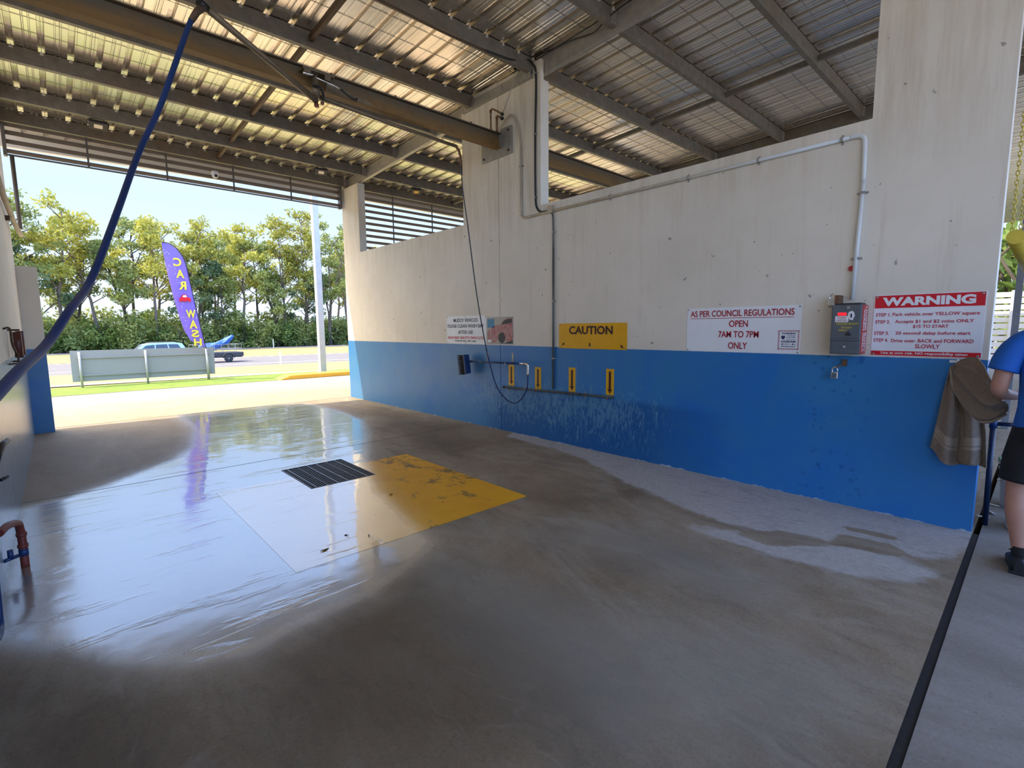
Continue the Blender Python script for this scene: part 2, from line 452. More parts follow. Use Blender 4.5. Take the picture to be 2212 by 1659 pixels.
WET = [(1.52, 10.39), (1.49, 8.81), (1.2, 7.42), (0.92, 6.83), (0.53, 6.44), (0.24, 6.12), (-0.03, 5.92), (-0.35, 5.8), (-0.35, 3.4), (-0.1, 3.1), (0.1, 2.8), (0.3, 2.55), (0.55, 2.45), (0.8, 2.5), (1.19, 2.52), (1.64, 2.72), (1.85, 2.85), (1.92, 3.4), (2.1, 4.2), (2.5, 5.24), (3.1, 6.4), (3.6, 7.6), (3.7, 9.0), (3.6, 10.2), (2.41, 10.72)]
POOL = [(1.6, 10.1), (3.4, 10.1), (3.2, 8.0), (2.9, 6.4), (2.7, 5.0), (2.5, 3.5), (2.1, 2.95), (1.5, 2.85), (1.0, 3.0), (.75, 3.8), (.7, 5.0), (1.0, 6.5), (1.5, 8.0)]
PALE = [[(4.9, 5.2), (4.9, 0.2), (4.3, 0.28), (3.99, 0.4), (4.0, 0.67), (3.82, 0.84), (3.71, 1.15), (3.63, 1.58), (3.9, 2.54), (4.40, 3.69), (4.5, 5.0)],
        [(3.36, 1.75), (3.65, 1.36), (3.72, 0.97), (3.92, 0.65), (3.82, 0.34), (3.55, 0.40), (3.40, 0.68), (3.33, 1.05)]]
NOTP = [[(3.50, 1.45), (3.79, 1.25), (3.87, 0.98), (3.75, 0.9), (3.46, 1.19)], [(3.8, .95), (4.05, .9), (4.1, .6), (3.95, .45), (3.88, .62)], [(4.15, .95), (4.25, .93), (4.27, .6), (4.18, .62)]]
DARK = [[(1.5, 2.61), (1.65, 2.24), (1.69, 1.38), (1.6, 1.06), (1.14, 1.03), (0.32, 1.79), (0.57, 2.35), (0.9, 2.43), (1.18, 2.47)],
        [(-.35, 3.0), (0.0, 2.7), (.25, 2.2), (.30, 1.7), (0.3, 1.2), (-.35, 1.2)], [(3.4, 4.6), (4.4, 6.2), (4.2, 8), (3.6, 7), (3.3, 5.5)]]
GREY = [[(1.57, 2.9), (1.87, 2.52), (2.08, 1.55), (2.47, 0.74), (2.35, 0.35), (1.71, 0.49), (1.25, 0.92), (1.4, 1.91)], [(2.2, 2.9), (3.2, 2.0), (3.1, 1.0), (2.6, .9), (2.5, 1.7)]]
DRY = [[(-.4, 5.95), (-.03, 6.0), (.24, 6.2), (.53, 6.55), (.92, 6.95), (1.15, 7.5), (1.42, 8.8), (1.45, 10.6), (-.4, 10.6)]]

def floor_part(name, x0, x1, y0, y1, step, mt, z=0., holes=(), label=None, cat=None, kind=None, thick=0):
    xs = set(np.linspace(x0, x1, int((x1 - x0) / step) + 1)); ys = set(np.linspace(y0, y1, int((y1 - y0) / step) + 1))
    for h in holes:
        xs |= {h[0], h[1]} if True else set(); ys |= {h[2], h[3]}
    xs = np.array(sorted(x for x in xs if x0 - 1e-6 <= x <= x1 + 1e-6)); ys = np.array(sorted(y for y in ys if y0 - 1e-6 <= y <= y1 + 1e-6))
    X, Y = np.meshgrid(xs, ys); P = np.stack([X.ravel(), Y.ravel()], 1)
    nx = len(xs); F = []
    for j in range(len(ys) - 1):
        cy = (ys[j] + ys[j + 1]) / 2
        for i in range(nx - 1):
            cx = (xs[i] + xs[i + 1]) / 2
            if any(h[0] < cx < h[1] and h[2] < cy < h[3] for h in holes): continue
            F.append((j * nx + i, j * nx + i + 1, (j + 1) * nx + i + 1, (j + 1) * nx + i))
    me = bpy.data.meshes.new(name)
    me.from_pydata([(a, b, z) for a, b in P], [], F)
    def at(nm, polys, soft, minus=()):
        v = np.zeros(len(P))
        for p in polys: v = np.maximum(v, np.clip(.5 + sdist(P, p) / soft, 0, 1))
        for p in minus: v = np.minimum(v, 1 - np.clip(.5 + sdist(P, p) / (soft * .4), 0, 1))
        a = me.attributes.new(nm, 'FLOAT', 'POINT'); a.data.foreach_set('value', v.astype(np.float32))
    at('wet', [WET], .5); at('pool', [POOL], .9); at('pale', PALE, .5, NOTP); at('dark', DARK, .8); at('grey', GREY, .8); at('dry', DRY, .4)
    me.materials.append(mt)
    o = bpy.data.objects.new(name, me); link(o)
    return tag(o, label, cat, None, kind)

GR = (1.66, 2.319, 4.615, 5.463)       # drain opening
SQ = (.975, 2.985, 3.052, 5.13)        # yellow square
floor_part('floor', LW, D + .01, .262, 10.45, .045, M['floor'], 0, [GR], kind='structure', label='damp and wet concrete wash bay floor')
floor_part('yellow_square', SQ[0], SQ[1], SQ[2], SQ[3], .04, M['floorpaint'], .0012, [GR], label='worn yellow square painted on the wet bay floor around the drain grate', cat='floor marking')
MB().box(-12, 30, 10.45, 15.47, -.25, 0).box(D + .01, 30, .262, 10.45, -.25, -.001).build('driveway', M['apron'], kind='structure', label='sunlit pale concrete driveway beyond the bay')
MB().box(-12, 30, -7.5, .225, -.25, 0).box(LW - .15, D + .15, .262, 10.45, -.25, -.055).build('walkway', M['walk'], kind='structure', label='grey concrete walkway across the bay entrances')
MB().box(LW, D + .02, .222, .264, -.05, -.006).build('trim_1', M['rubber'], kind='structure', label='dark rubber expansion joint across the bay entrance')
# faint saw-cut joints on the bay floor
MB().box(LW, D, 6.02, 6.028, .0002, .0012).build('trim_2', M['rubber'], kind='structure')
MB().box(LW, D + 5, 10.44, 10.455, .0002, .0012).build('trim_3', M['rubber'], kind='structure')

def wall_boxes(m, x0, x1, ysplit=None):
    xm = x0 + .058
    for (a, b, z1) in ((.27, 1.041, 4.83), (1.041, 4.563, 3.065), (4.563, 6.2, 4.60), (6.2, 9.69, 3.065), (9.69, 10.45, 4.43)):
        if ysplit and a < ysplit < b:
            m.box(x0, x1, a, ysplit - .005, 0, z1); m.box(x0, x1, ysplit + .005, b, 0, z1)
            m.box(x0 + .03, x1, ysplit - .005, ysplit + .005, 0, z1)
            m.box(x0, xm, a, ysplit - .005, z1, 4.835); m.box(x0, xm, ysplit + .005, b, z1, 4.835)
        else: m.box(x0, x1, a, b, 0, z1)
m = MB(); wall_boxes(m, D, D + .148, 5.38); m.build('wall_right', M['wall'], kind='structure', label='cream and blue painted concrete wall of the wash bay')
m = MB(); m.box(LW - .15, LW, -1.0, 1.04, 0, 4.83); m.box(LW - .15, LW, 1.04, 4.56, 0, 3.065); m.box(LW - .15, LW, 4.56, 6.2, 0, 4.6); m.box(LW - .15, LW, 6.2, 9.3, 0, 3.065); m.box(LW - .15, LW, 9.3, 10.04, 0, 4.4)
m.box(LW - .15, -.12, 10.04, 10.19, 0, 2.438)
lw = m.build('wall_left', wall_mat('faded_sheen_wall', False, True), kind='structure', label='cream and blue painted wall at the left of the bay')
m = MB(); m.box(9.86, 10.0, .9, 1.04, 0, 4.83); m.box(9.86, 10.0, 1.04, 9.69, 0, 3.065); m.box(9.86, 10, 9.69, 10.45, 0, 4.4)
for xw in (14.9, 20.0): m.box(xw, xw + .14, 1.0 if xw < 15 else 1.3, 10.45, 0, 4.4)
m.build('wall_far', M['wall'], kind='structure', label='wall at the far side of the neighbouring bay')

# ------------------------------------------------------------------ roof
def rz(y): return 5.085 - .042 * y       # underside of the roof sheet
XL, XR = -5.4, 24.9
YB, YF = -6.5, 10.9
prof = []; x = XL; pitch = .254
while x < XR:
    prof += [(x, 0), (x + .075, 0), (x + .080, .004), (x + .088, .004), (x + .093, 0), (x + .125, 0), (x + .130, .004), (x + .138, .004), (x + .143, 0), (x + .192, 0), (x + .200, .038), (x + .246, .038)]
    x += pitch
m = MB(); n = len(prof)
def yf(x): return 11.26 - .1 * min(x, 5)
for e_, th in ((0, 0), (1, 0), (1, .006), (0, .006)):
    m.v += [(a, yf(a) + .02 if e_ else YB, rz(yf(a) if e_ else YB) + b + th) for a, b in prof]
for r in range(3):
    for i in range(n - 1): m.f.append((r * n + i, r * n + i + 1, (r + 1) * n + i + 1, (r + 1) * n + i)); m.sm.append(False)
ceil = m.build('ceiling', M['roof'], kind='structure', label='corrugated zincalume roof sheeting', fix=False)
# safety mesh under the sheet
m = MB(); w = .0016
yy = .3
while yy < 11:
    m.box(LW, 9.8, yy - w, yy + w, rz(yy) - .003 - w, rz(yy) - .003 + w); yy += .3
xx = LW + .05
while xx < 9.8:
    m.add([(xx - w, YB, rz(YB) - .004), (xx + w, YB, rz(YB) - .004), (xx + w, YF - .1, rz(YF - .1) - .004), (xx - w, YF - .1, rz(YF - .1) - .004)], [(0, 1, 2, 3)]); xx += .15
m.build('safety_mesh', M['steel'], ceil)
# gutter and fascia beyond the louvre (slightly skewed to the bay)
m = MB(); a = 0
for xa, xb in ((XL, 5.), (5., XR)):
    e = .09; ya, yb = yf(xa), yf(xb)
    P = [(xa, ya, 4.40), (xb, yb, 4.37), (xb, yb + e, 4.37), (xa, ya + e, 4.40), (xa, ya, 4.66), (xb, yb, 4.66), (xb, yb + e, 4.66), (xa, ya + e, 4.66)]
    m.add(P, [(0, 1, 2, 3), (4, 7, 6, 5), (0, 4, 5, 1), (2, 6, 7, 3), (0, 3, 7, 4), (1, 5, 6, 2)])
m.build('trim_4', M['white'], kind='structure', label='gutter along the road side edge of the roof')

# screw template for the purlins
sm_ = MB(); sm_.lathe([(.021, 0), (.013, .012), (.006, .034), (.0, .036)], (0, 0, 0), 8)
scr0 = bpy.data.meshes.new('roof_screw'); scr0.from_pydata([tuple(v) for v in sm_.v], [], sm_.f)
M['screwwhite'] = mat('pale_roof_screw', (.86, .82, .74), .4, var=.03); scr0.materials.append(M['screwwhite'])
PY = [1.16, 2.35, 3.54, 4.76, 5.96, 7.04, 8.28, 9.47, 10.33]
ordn = ['first', 'second', 'third', 'fourth', 'fifth', 'sixth', 'seventh', 'eighth', 'ninth', 'tenth', 'eleventh']
def c_section(m, yb, x0, x1, d=.175, fl=.062, t=.005, lip=.016):
    z0 = rz(yb) - d; z1 = rz(yb) - .004; y1 = yb; y0 = yb - fl
    m.prism([(y0, z0), (y1, z0), (y1, z0 + lip), (y1 - t, z0 + lip), (y1 - t, z0 + t), (y0 + t, z0 + t), (y0 + t, z1 - t), (y1 - t, z1 - t), (y1 - t, z1 - lip), (y1, z1 - lip), (y1, z1), (y0, z1)], 0, x0, x1)
for bay, (x0, x1) in enumerate(((LW, 4.795), (4.806, 9.86))):
    for i, yb in enumerate(PY):
        k = len(PY) - 1 - i
        where = 'bay with the hose booms' if bay == 0 else 'neighbouring bay past the wall'
        t = thing('roof_purlin', 'grey roof purlin over the %s, %s from the road' % (where, ordn[k]), 'roof beam', ((x0 + x1) / 2, yb, rz(yb) - .175), 'roof purlins')
        m = MB(); c_section(m, yb, x0, x1); m.build('beam', M['purlin'], t)
        m = MB()
        for xe, sgn in ((x0, 1), (x1, -1)):
            if (bay == 0 and sgn == 1): continue
            a_, b_ = sorted((xe, xe + sgn * .09)); m.box(a_, b_, yb - .074, yb - .062, rz(yb) - .165, rz(yb) - .02)
            for dz in (.045, .125): m.lathe([(.012, 0), (.012, .012)], (0, 0, 0), 6, M=Matrix.Translation((xe + sgn * .045, yb - .074, rz(yb) - dz)) @ Matrix.Rotation(PI / 2, 4, 'X'))
        m.build('end_cleat', M['steel'], t)
        if bay == 0 and i >= 1:
            xx = XL + .223 + pitch * math.ceil((x0 + .05 - XL - .223) / pitch)
            while xx < x1 - .05:
                s = bpy.data.objects.new('roof_screw', scr0); link(s, t)
                s.location = Vector((xx, yb - .075, rz(yb) - .034)) - t.location
                xx += pitch
# bridging bars between purlins
for bay, xb in enumerate((2.37, 7.48)):
    for i in range(0, len(PY) - 1):
        y0, y1 = PY[i], PY[i + 1] - .065
        k = len(PY) - 2 - i
        m = MB(); z0 = rz(y0) - .085; z1 = rz(y1) - .085
        for dx, h in ((0, .032),):
            a0 = [(xb, y0, z0 - h), (xb + .045, y0, z0 - h), (xb + .045, y0, z0 - h + .004), (xb + .004, y0, z0 - h + .004), (xb + .004, y0, z0 + h), (xb, y0, z0 + h)]
            a1 = [(p[0], y1, p[2] - z0 + z1) for p in a0]
            nn = 6; m.add(a0 + a1, [tuple(range(nn))[::-1], tuple(range(nn, 2 * nn))] + [(q, (q + 1) % nn, nn + (q + 1) % nn, nn + q) for q in range(nn)])
        m.build('bridging_bar', M['rustred'] if bay == 0 else M['purlin'],
                label='short %s brace bar over the %s, in the %s purlin gap from the road' % ('rusty' if bay == 0 else 'grey', 'boom bay' if bay == 0 else 'neighbouring bay', ordn[k]), cat='roof brace', group='bridging bars')
# rafters along the wall lines
for xr, lab in ((4.80, 'long steel rafter above the cream and blue wall'), (9.87, 'steel rafter above the far wall of the neighbouring bay'), (LW - .07, 'steel rafter above the left wall')):
    m = MB(); t_ = .006; fl = .07
    sec = [(0, -.213), (fl, -.213), (fl, -.195), (fl - t_, -.195), (fl - t_, -.207), (t_, -.207), (t_, -.012), (fl, -.012), (fl, -.006), (0, -.006)]
    a0 = [(xr + p, YB, rz(YB) + q) for p, q in sec]; a1 = [(xr + p, 10.7, rz(10.7) + q) for p, q in sec]; nn = len(sec)
    m.add(a0 + a1, [tuple(range(nn))[::-1], tuple(range(nn, 2 * nn))] + [(q, (q + 1) % nn, nn + (q + 1) % nn, nn + q) for q in range(nn)])
    m.build('roof_rafter', M['steel'] if xr < 9 else M['purlin'], label=lab, cat='roof beam')

# ------------------------------------------------------------------ louvres
def louvre(x0, x1, zs, zbot, posts, label):
    t = thing('louvre_screen', label, 'louvre', ((x0 + x1) / 2, 10.4, zbot))
    for z in zs:
        m = MB(); R = Matrix.Translation((0, 10.40, z)) @ Matrix.Rotation(math.radians(-38), 4, 'X')
        m.box(x0, x1, -.034, .034, -.005, .005, R); m.build('slat', M['aluminium'], t)
    for xp in posts:
        MB().box(xp - .012, xp + .012, 10.335, 10.352, zbot, 4.50).build('mullion', M['aluminium'], t)
    MB().box(x0, x1, 10.36, 10.385, zbot, zbot + .022).build('bottom_rail', M['aluminium'], t)
    for xe in (x0, x1):
        MB().box(xe - .02, xe + .02, 10.34, 10.46, zbot, 4.50).build('side_rail', M['aluminium'], t)
louvre(-.31, 4.67, (4.10, 4.235, 4.36, 4.475), 4.03, (.604, 1.623, 2.638, 3.651), 'dark grey louvre screen above the opening to the road')
louvre(4.92, 9.80, [4.475 - .132 * i for i in range(12)], 2.96, (5.885, 6.943, 8.0, 9.0), 'dark grey louvre screen with many slats seen through the gap in the right wall')

# ------------------------------------------------------------------ hose boom beam
BY = 5.33; BZ = 3.94
for (x0, x1, lab) in ((LW, 4.70, 'rust stained steel beam crossing the bay and carrying the hose booms'), (4.89, 9.80, 'rusty peeling steel beam in the neighbouring bay beyond the wall')):
    t = thing('boom_beam', lab, 'beam', ((x0 + x1) / 2, BY, BZ))
    b, h, tf, tw = .05, .2, .012, .01
    m = MB(); m.prism([(BY - b, BZ), (BY + b, BZ), (BY + b, BZ + tf), (BY + tw / 2, BZ + tf), (BY + tw / 2, BZ + h - tf), (BY + b, BZ + h - tf), (BY + b, BZ + h), (BY - b, BZ + h), (BY - b, BZ + h - tf), (BY - tw / 2, BZ + h - tf), (BY - tw / 2, BZ + tf), (BY - b, BZ + tf)], 0, x0, x1)
    m.build('web_and_flanges', M['rust'], t)
    if x0 < 1:
        MB().box(4.70, 4.731, 5.08, 5.70, 3.835, 4.19).build('end_plate', M['steel'], t, bevel=.003)
        for y, z in ((5.13, 3.88), (5.65, 3.88), (5.13, 4.14), (5.65, 4.14)):
            MB().lathe([(.016, 0), (.016, .014)], (0, 0, 0), 6, M=Matrix.Translation((4.70, y, z)) @ Matrix.Rotation(-PI / 2, 4, 'Y')).build('bolt', M['rustred'], t)
        for xx in (.95, 2.35, 3.1, 3.75, 4.2):
            MB().lathe([(.016, 0), (.016, .012), (.008, .022)], (xx, BY - .03, BZ + h), 6).build('bolt', M['rustred'], t)
        # reinforcing plate low on the web near the swivel
        MB().prism([(2.28, 3.955), (2.85, 3.955), (2.78, 4.0), (2.30, 4.06)], 1, BY - .018, BY - .006).build('stiffener', M['boom'], t)

# swivel bracket
t = thing('boom_swivel', 'rusty swivel bracket under the beam that both hose booms turn on', 'bracket', (2.15, BY - .06, 3.74))
sy = BY - .055
MB().box(2.02, 2.34, sy - .075, sy + .055, 4.075, 4.09).box(2.03, 2.10, sy - .07, sy - .055, 4.02, 4.08).box(2.24, 2.30, sy - .07, sy - .055, 4.03, 4.08).build('mounting_plate', M['boom'], t, bevel=.002)
MB().lathe([(.02, 0), (.02, .09), (.042, .09), (.042, .20), (.030, .21), (.030, .32)], (2.15, sy - .03, 3.76), 18).build('pivot_tube', M['boom'], t)
MB().tube([(2.02, sy - .06, 4.03), (2.09, sy - .07, 4.03), (2.15, sy - .05, 4.06)], .014, 10).tube([(2.15, sy - .05, 4.03), (2.32, sy - .07, 4.0), (2.40, sy - .07, 3.985)], .011, 10).build('water_fitting', M['chrome'], t)
MB().tube(smooth_pts([(2.40, sy - .07, 3.985), (2.50, sy - .08, 3.93), (2.57, sy - .06, 3.93), (2.62, sy + .02, 3.985)]), .010, 10).build('short_hose', M['black'], t)
MB().tube(smooth_pts([(2.10, sy - .08, 3.93), (2.16, sy - .11, 3.92), (2.205, sy - .09, 3.87), (2.21, sy - .06, 3.82)]), .012, 10).build('swivel_hose', M['black'], t)
MB().lathe([(.022, -.02), (.022, .01)], (2.148, sy - .05, 3.765), 12).lathe([(.018, 0), (.018, .02)], (2.205, sy - .055, 3.785), 12).build('end_cap', M['redpipe'], t)

tipA = (1.06, 4.62, 3.985)
t = thing('hose_boom', 'long boom tube slanting up to the left and holding the thick blue hose', 'boom', (2.13, sy - .04, 3.80), 'hose booms')
MB().tube([(2.15, sy - .045, 3.80), tipA], .026, 14).build('tube', M['boom'], t)
MB().tube([(2.16, sy - .045, 3.83), (1.75, 5.03, 3.90), (1.60, 4.96, 3.915)], .012, 8).build('brace', M['boom'], t)
d = (Vector(tipA) - Vector((2.15, sy - .045, 3.80))).normalized()
MB().tube([Vector(tipA) - d * .02, Vector(tipA) + d * .05], [.03, .032], 14).build('end_socket', M['black'], t)
tipB = (4.17, 5.60, 3.93)
t = thing('hose_boom', 'boom tube lying along under the beam to the right and holding the thin black hose', 'boom', (2.2, sy, 3.83), 'hose booms')
MB().tube([(2.20, sy - .03, 3.86), (3.2, 5.44, 3.89), tipB], .022, 14).build('tube', M['boom'], t)
MB().tube([tipB, (4.24, 5.63, 3.90), (4.29, 5.66, 3.83), (4.31, 5.67, 3.74)], [.02, .018, .016, .014], 12).build('end_socket', M['copper'], t)

# hoses
t = thing('pressure_hose', 'thick blue hose sweeping from the boom tip down to the left wall', 'hose', (-.2, 2.3, 1.2))
pa = smooth_pts([(1.04, 4.61, 3.97), (.99, 4.60, 3.90), (.93, 4.58, 3.77), (.80, 4.46, 3.41), (.665, 4.34, 3.04), (.51, 4.2, 2.68), (.335, 3.86, 2.21), (.17, 3.5, 1.785), (.06, 3.1, 1.60), (-.03, 2.8, 1.447), (-.10, 2.45, 1.37), (-.155, 2.2, 1.30), (-.22, 1.9, 1.22), (-.30, 1.7, 1.15)])
MB().tube(pa, .0185, 14).build('hose', M['hose_blue'], t)
MB().tube([(1.06, 4.62, 3.985), (1.035, 4.612, 3.96), (1.00, 4.60, 3.915), (.955, 4.59, 3.83)], [.026, .028, .024, .021], 14).build('hose_sleeve', M['rustred'], t)
MB().box(-.341, -.28, 1.66, 1.74, 1.10, 1.2).build('wall_clip', M['steel'], t)
MB().tube(smooth_pts([(-.325, 2.7, 1.0), (-.325, 2.9, .5), (-.32, 3.1, .15), (-.312, 3.25, .09), (-.318, 3.38, .15), (-.322, 3.55, .7), (-.325, 3.7, 1.0)]), .017, 12).build('pressure_hose', M['hose_blue'], label='loop of blue hose hanging low on the left wall', cat='hose', group=None)

t = thing('brush_hose', 'thin black and blue hose dropping from the right boom and looping to the brush handle', 'hose', (4.55, 5.5, .45))
ph = smooth_pts([(4.31, 5.67, 3.74), (4.36, 5.72, 3.45), (4.43, 5.70, 2.9), (4.49, 5.60, 1.95), (4.55, 5.49, 1.23), (4.57, 5.42, .95), (4.58, 5.30, .67), (4.59, 5.13, .51), (4.60, 4.96, .46), (4.61, 4.82, .53), (4.615, 4.72, .67), (4.62, 4.70, .86)])
MB().tube(ph[:34], .0085, 10).build('hose', M['hose_black'], t)
MB().tube(ph[33:], .0095, 10).build('lower_hose', M['hose_blue'], t, label='blue lower part of the hose')

# ------------------------------------------------------------------ brush on its hooks
t = thing('wash_brush', 'blue handled wash brush with black bristles resting on two wall hooks', 'brush', (4.62, 5.4, .8))
MB().tube([(4.60, 5.93, .998), (4.625, 4.80, 1.012)], .0125, 12).build('handle', M['hose_blue'], t)
MB().tube([(4.624, 4.86, 1.012), (4.626, 4.735, 1.012)], .017, 12).build('handle_ferrule', M['chrome'], t)
MB().tube(smooth_pts([(4.626, 4.74, 1.012), (4.626, 4.705, 1.0), (4.624, 4.70, .96), (4.62, 4.70, .86)]), [.016] * 24 + [.014], 12).build('elbow_fitting', M['chrome'], t)
MB().tube([(4.60, 5.88, .998), (4.60, 5.96, .996)], .017, 10).build('neck', M['hose_blue'], t)
R = Matrix.Translation((4.585, 6.02, .955)) @ Matrix.Rotation(math.radians(-9), 4, 'X')
MB().box(-.05, .05, -.045, -.01, -.15, .14, R).build('brush_block', M['hose_blue'], t, bevel=.006)
m = MB()
rb = random.Random(3)
for i in range(10):
    for j in range(28):
        a = -.046 + .092 * i / 9; z = -.142 + .276 * j / 27
        p0 = R @ Vector((a, -.012, z)); p1 = R @ Vector((a * 1.35 + rb.uniform(-.006, .006), .12 + rb.uniform(-.01, .01), z * 1.08 + rb.uniform(-.006, .006)))
        m.tube([p0, p1], [.0045, .003], 4, smooth=False)
m.build('bristles', M['black'], t)
for y in (5.665, 5.113):
    m = MB(); m.box(D - .005, D, y - .018, y + .018, 1.0, 1.145)
    m.tube(smooth_pts([(D - .004, y, 1.03), (D - .05, y, .99), (4.61, y, .982), (4.58, y, .995), (4.577, y, 1.02)]), .006, 8)
    m.build('wall_hook', M['steel'], label='galvanised wall hook under the %s of the brush handle' % ('middle' if y < 5.3 else 'bristle end'), cat='hook', group='brush hooks')

# ------------------------------------------------------------------ signs on the right wall
def plate(label, y0, y1, z0, z1, m, name='sign', t=.004, bevel=.0015):
    o = thing(name, label, 'sign', (D, (y0 + y1) / 2, z0))
    slab(y0, y1, z0, z1, t=t).build('panel', m, o, bevel=bevel)
    return o
# warning
s = plate('white WARNING sign with red bands and four numbered steps beside the coin box', .306, .944, 1.258, 1.724, M['signwhite'])
slab(.312, .938, 1.624, 1.719, x=D - .004, t=.0012).build('red_band', M['red'], s)
slab(.309, .941, 1.262, 1.296, x=D - .004, t=.0012).build('red_band', M['red'], s)
xt = D - .0058
wtext('WARNING', .625, 1.672, .53, .066, M['signwhite'], s, x=xt, bold=.05)
def wl_(txt, yl, yr, z, h, bold=.018, m_=None):
    wtext(txt, (yl + yr) / 2, z, abs(yl - yr), h, m_ or M['pinkred'], s, x=D - .0048, bold=bold)
wl_('STEP 1.', .926, .832, 1.573, .026); wl_('Park vehicle over YELLOW square', .822, .334, 1.571, .032)
wl_('STEP 2.', .928, .834, 1.519, .026); wl_('Accepts $1 and $2 coins ONLY', .804, .360, 1.517, .031); wl_('$15 TO START', .694, .492, 1.482, .027)
wl_('STEP 3.', .930, .836, 1.432, .027); wl_('20 second delay before start', .796, .372, 1.430, .031)
wl_('STEP 4.', .931, .838, 1.378, .026); wl_('Drive over- BACK and FORWARD', .820, .352, 1.376, .027); wl_('SLOWLY', .672, .530, 1.335, .032)
wtext('Use at own risk. NO responsibility taken', .628, 1.279, .50, .024, M['signwhite'], s, x=xt, bold=.02)
screw_heads(s, [(.925, 1.708), (.325, 1.708), (.925, 1.272), (.325, 1.272)], D - .0055)
# council
s = plate('white opening hours sign reading AS PER COUNCIL REGULATIONS in red', 1.452, 2.501, 1.249, 1.674, M['signwhite'])
wtext('AS PER COUNCIL REGULATIONS', 1.985, 1.618, .955, .060, M['maroon'], s, x=xt, bold=.014)
slab(1.51, 2.465, 1.570, 1.575, x=D - .004, t=.001).build('underline', M['maroon'], s)
wtext('OPEN', 1.985, 1.519, .175, .062, M['maroon'], s, x=xt, bold=.014)
wtext('7AM TO 7PM', 1.985, 1.419, .375, .062, M['maroon'], s, x=xt, bold=.014)
wtext('ONLY', 1.985, 1.313, .175, .064, M['maroon'], s, x=xt, bold=.014)
screw_heads(s, [(2.485, 1.66), (1.468, 1.66), (2.485, 1.263), (1.468, 1.263)], D - .004)
k = slab(1.458, 1.634, 1.283, 1.458, x=D - .004, t=.0008).build('warning_sticker', M['signwhite'], s)
m = MB(); xs_ = D - .0054
yy0, yy1, zz0, zz1, bw = 1.460, 1.632, 1.285, 1.456, .013
for i in range(12):
    f0 = i / 12; f1 = f0 + .5 / 12; sk = .006
    for (zb, zt) in ((zz0, zz0 + bw), (zz1 - bw, zz1)):
        a_ = yy0 + (yy1 - yy0) * f0; b_ = yy0 + (yy1 - yy0) * f1
        m.add([(xs_, a_ + sk, zb), (xs_, b_ + sk, zb), (xs_, b_, zt), (xs_, a_, zt)], [(0, 1, 2, 3)])
    for (ya, yb) in ((yy0, yy0 + bw), (yy1 - bw, yy1)):
        a_ = zz0 + (zz1 - zz0) * f0; b_ = zz0 + (zz1 - zz0) * f1
        m.add([(xs_, ya, a_ + sk), (xs_, ya, b_ + sk), (xs_, yb, b_), (xs_, yb, a_)], [(0, 1, 2, 3)])
m.build('striped_border', M['maroon'], k)
ky = 1.546
def st(txt, y, z, w, h, bold=.01): wtext(txt, y, z, w, h, M['navy'], k, x=D - .0052, bold=bold)
st('WARNING', ky, 1.428, .112, .014, .04); st('THIS SITE HAS', ky - .02, 1.409, .062, .007); st('24 HOUR CAMERA', ky - .02, 1.395, .075, .007); st('PROTECTED BY', ky - .02, 1.376, .074, .006)
st('NASKAM', ky, 1.357, .116, .017, .04); st('VISION', ky + .012, 1.334, .045, .008); st('SURVEILLANCE', ky, 1.314, .116, .010, .02)
m = MB(); m.prism([(1.590 - .016, 1.408), (1.590 + .016, 1.408), (1.590 + .014, 1.385), (1.590, 1.374), (1.590 - .014, 1.385)], 0, D - .0056, D - .0052); m.build('shield_logo', M['navy'], k)
MB().box(D - .0056, D - .0052, 1.588, 1.600, 1.328, 1.340).build('square_logo', M['navy'], k); m = MB(); m.prism([(1.520, 1.336), (1.505, 1.340), (1.500, 1.332), (1.515, 1.328)], 0, D - .0056, D - .0052).tube([(D - .0054, 1.50, 1.334), (D - .0054, 1.492, 1.327), (D - .0054, 1.482, 1.336)], .0015, 5); m.build('camera_logo', M['navy'], k)
# caution
s = plate('yellow CAUTION sign above the four arrow plates', 3.215, 4.24, 1.236, 1.546, M['signyellow'])
wtext('CAUTION', 3.74, 1.462, .66, .100, M['darkbrown'], s, x=xt, bold=.03)
def arrow(cy, cz, sc, ang):
    P = [(0, -.5), (.45, -.05), (.22, -.05), (.22, .5), (-.22, .5), (-.22, -.05), (-.45, -.05)]
    ca, sa = math.cos(ang), math.sin(ang)
    return [(cy - (p * ca - q * sa) * sc, cz + (p * sa + q * ca) * sc) for p, q in P]
MB().prism(arrow(3.745, 1.286, .044, 0), 0, D - .0055, D - .004).build('arrow', M['darkbrown'], s)
MB().prism(arrow(4.165, 1.290, .044, PI - .7), 0, D - .0055, D - .004).build('arrow', M['darkbrown'], s)
MB().prism(arrow(3.285, 1.274, .044, PI + .7), 0, D - .0055, D - .004).build('arrow', M['darkbrown'], s)
screw_heads(s, [(4.22, 1.528), (3.24, 1.528), (4.22, 1.255), (3.24, 1.255), (3.74, 1.533), (3.73, 1.262)], D - .004)
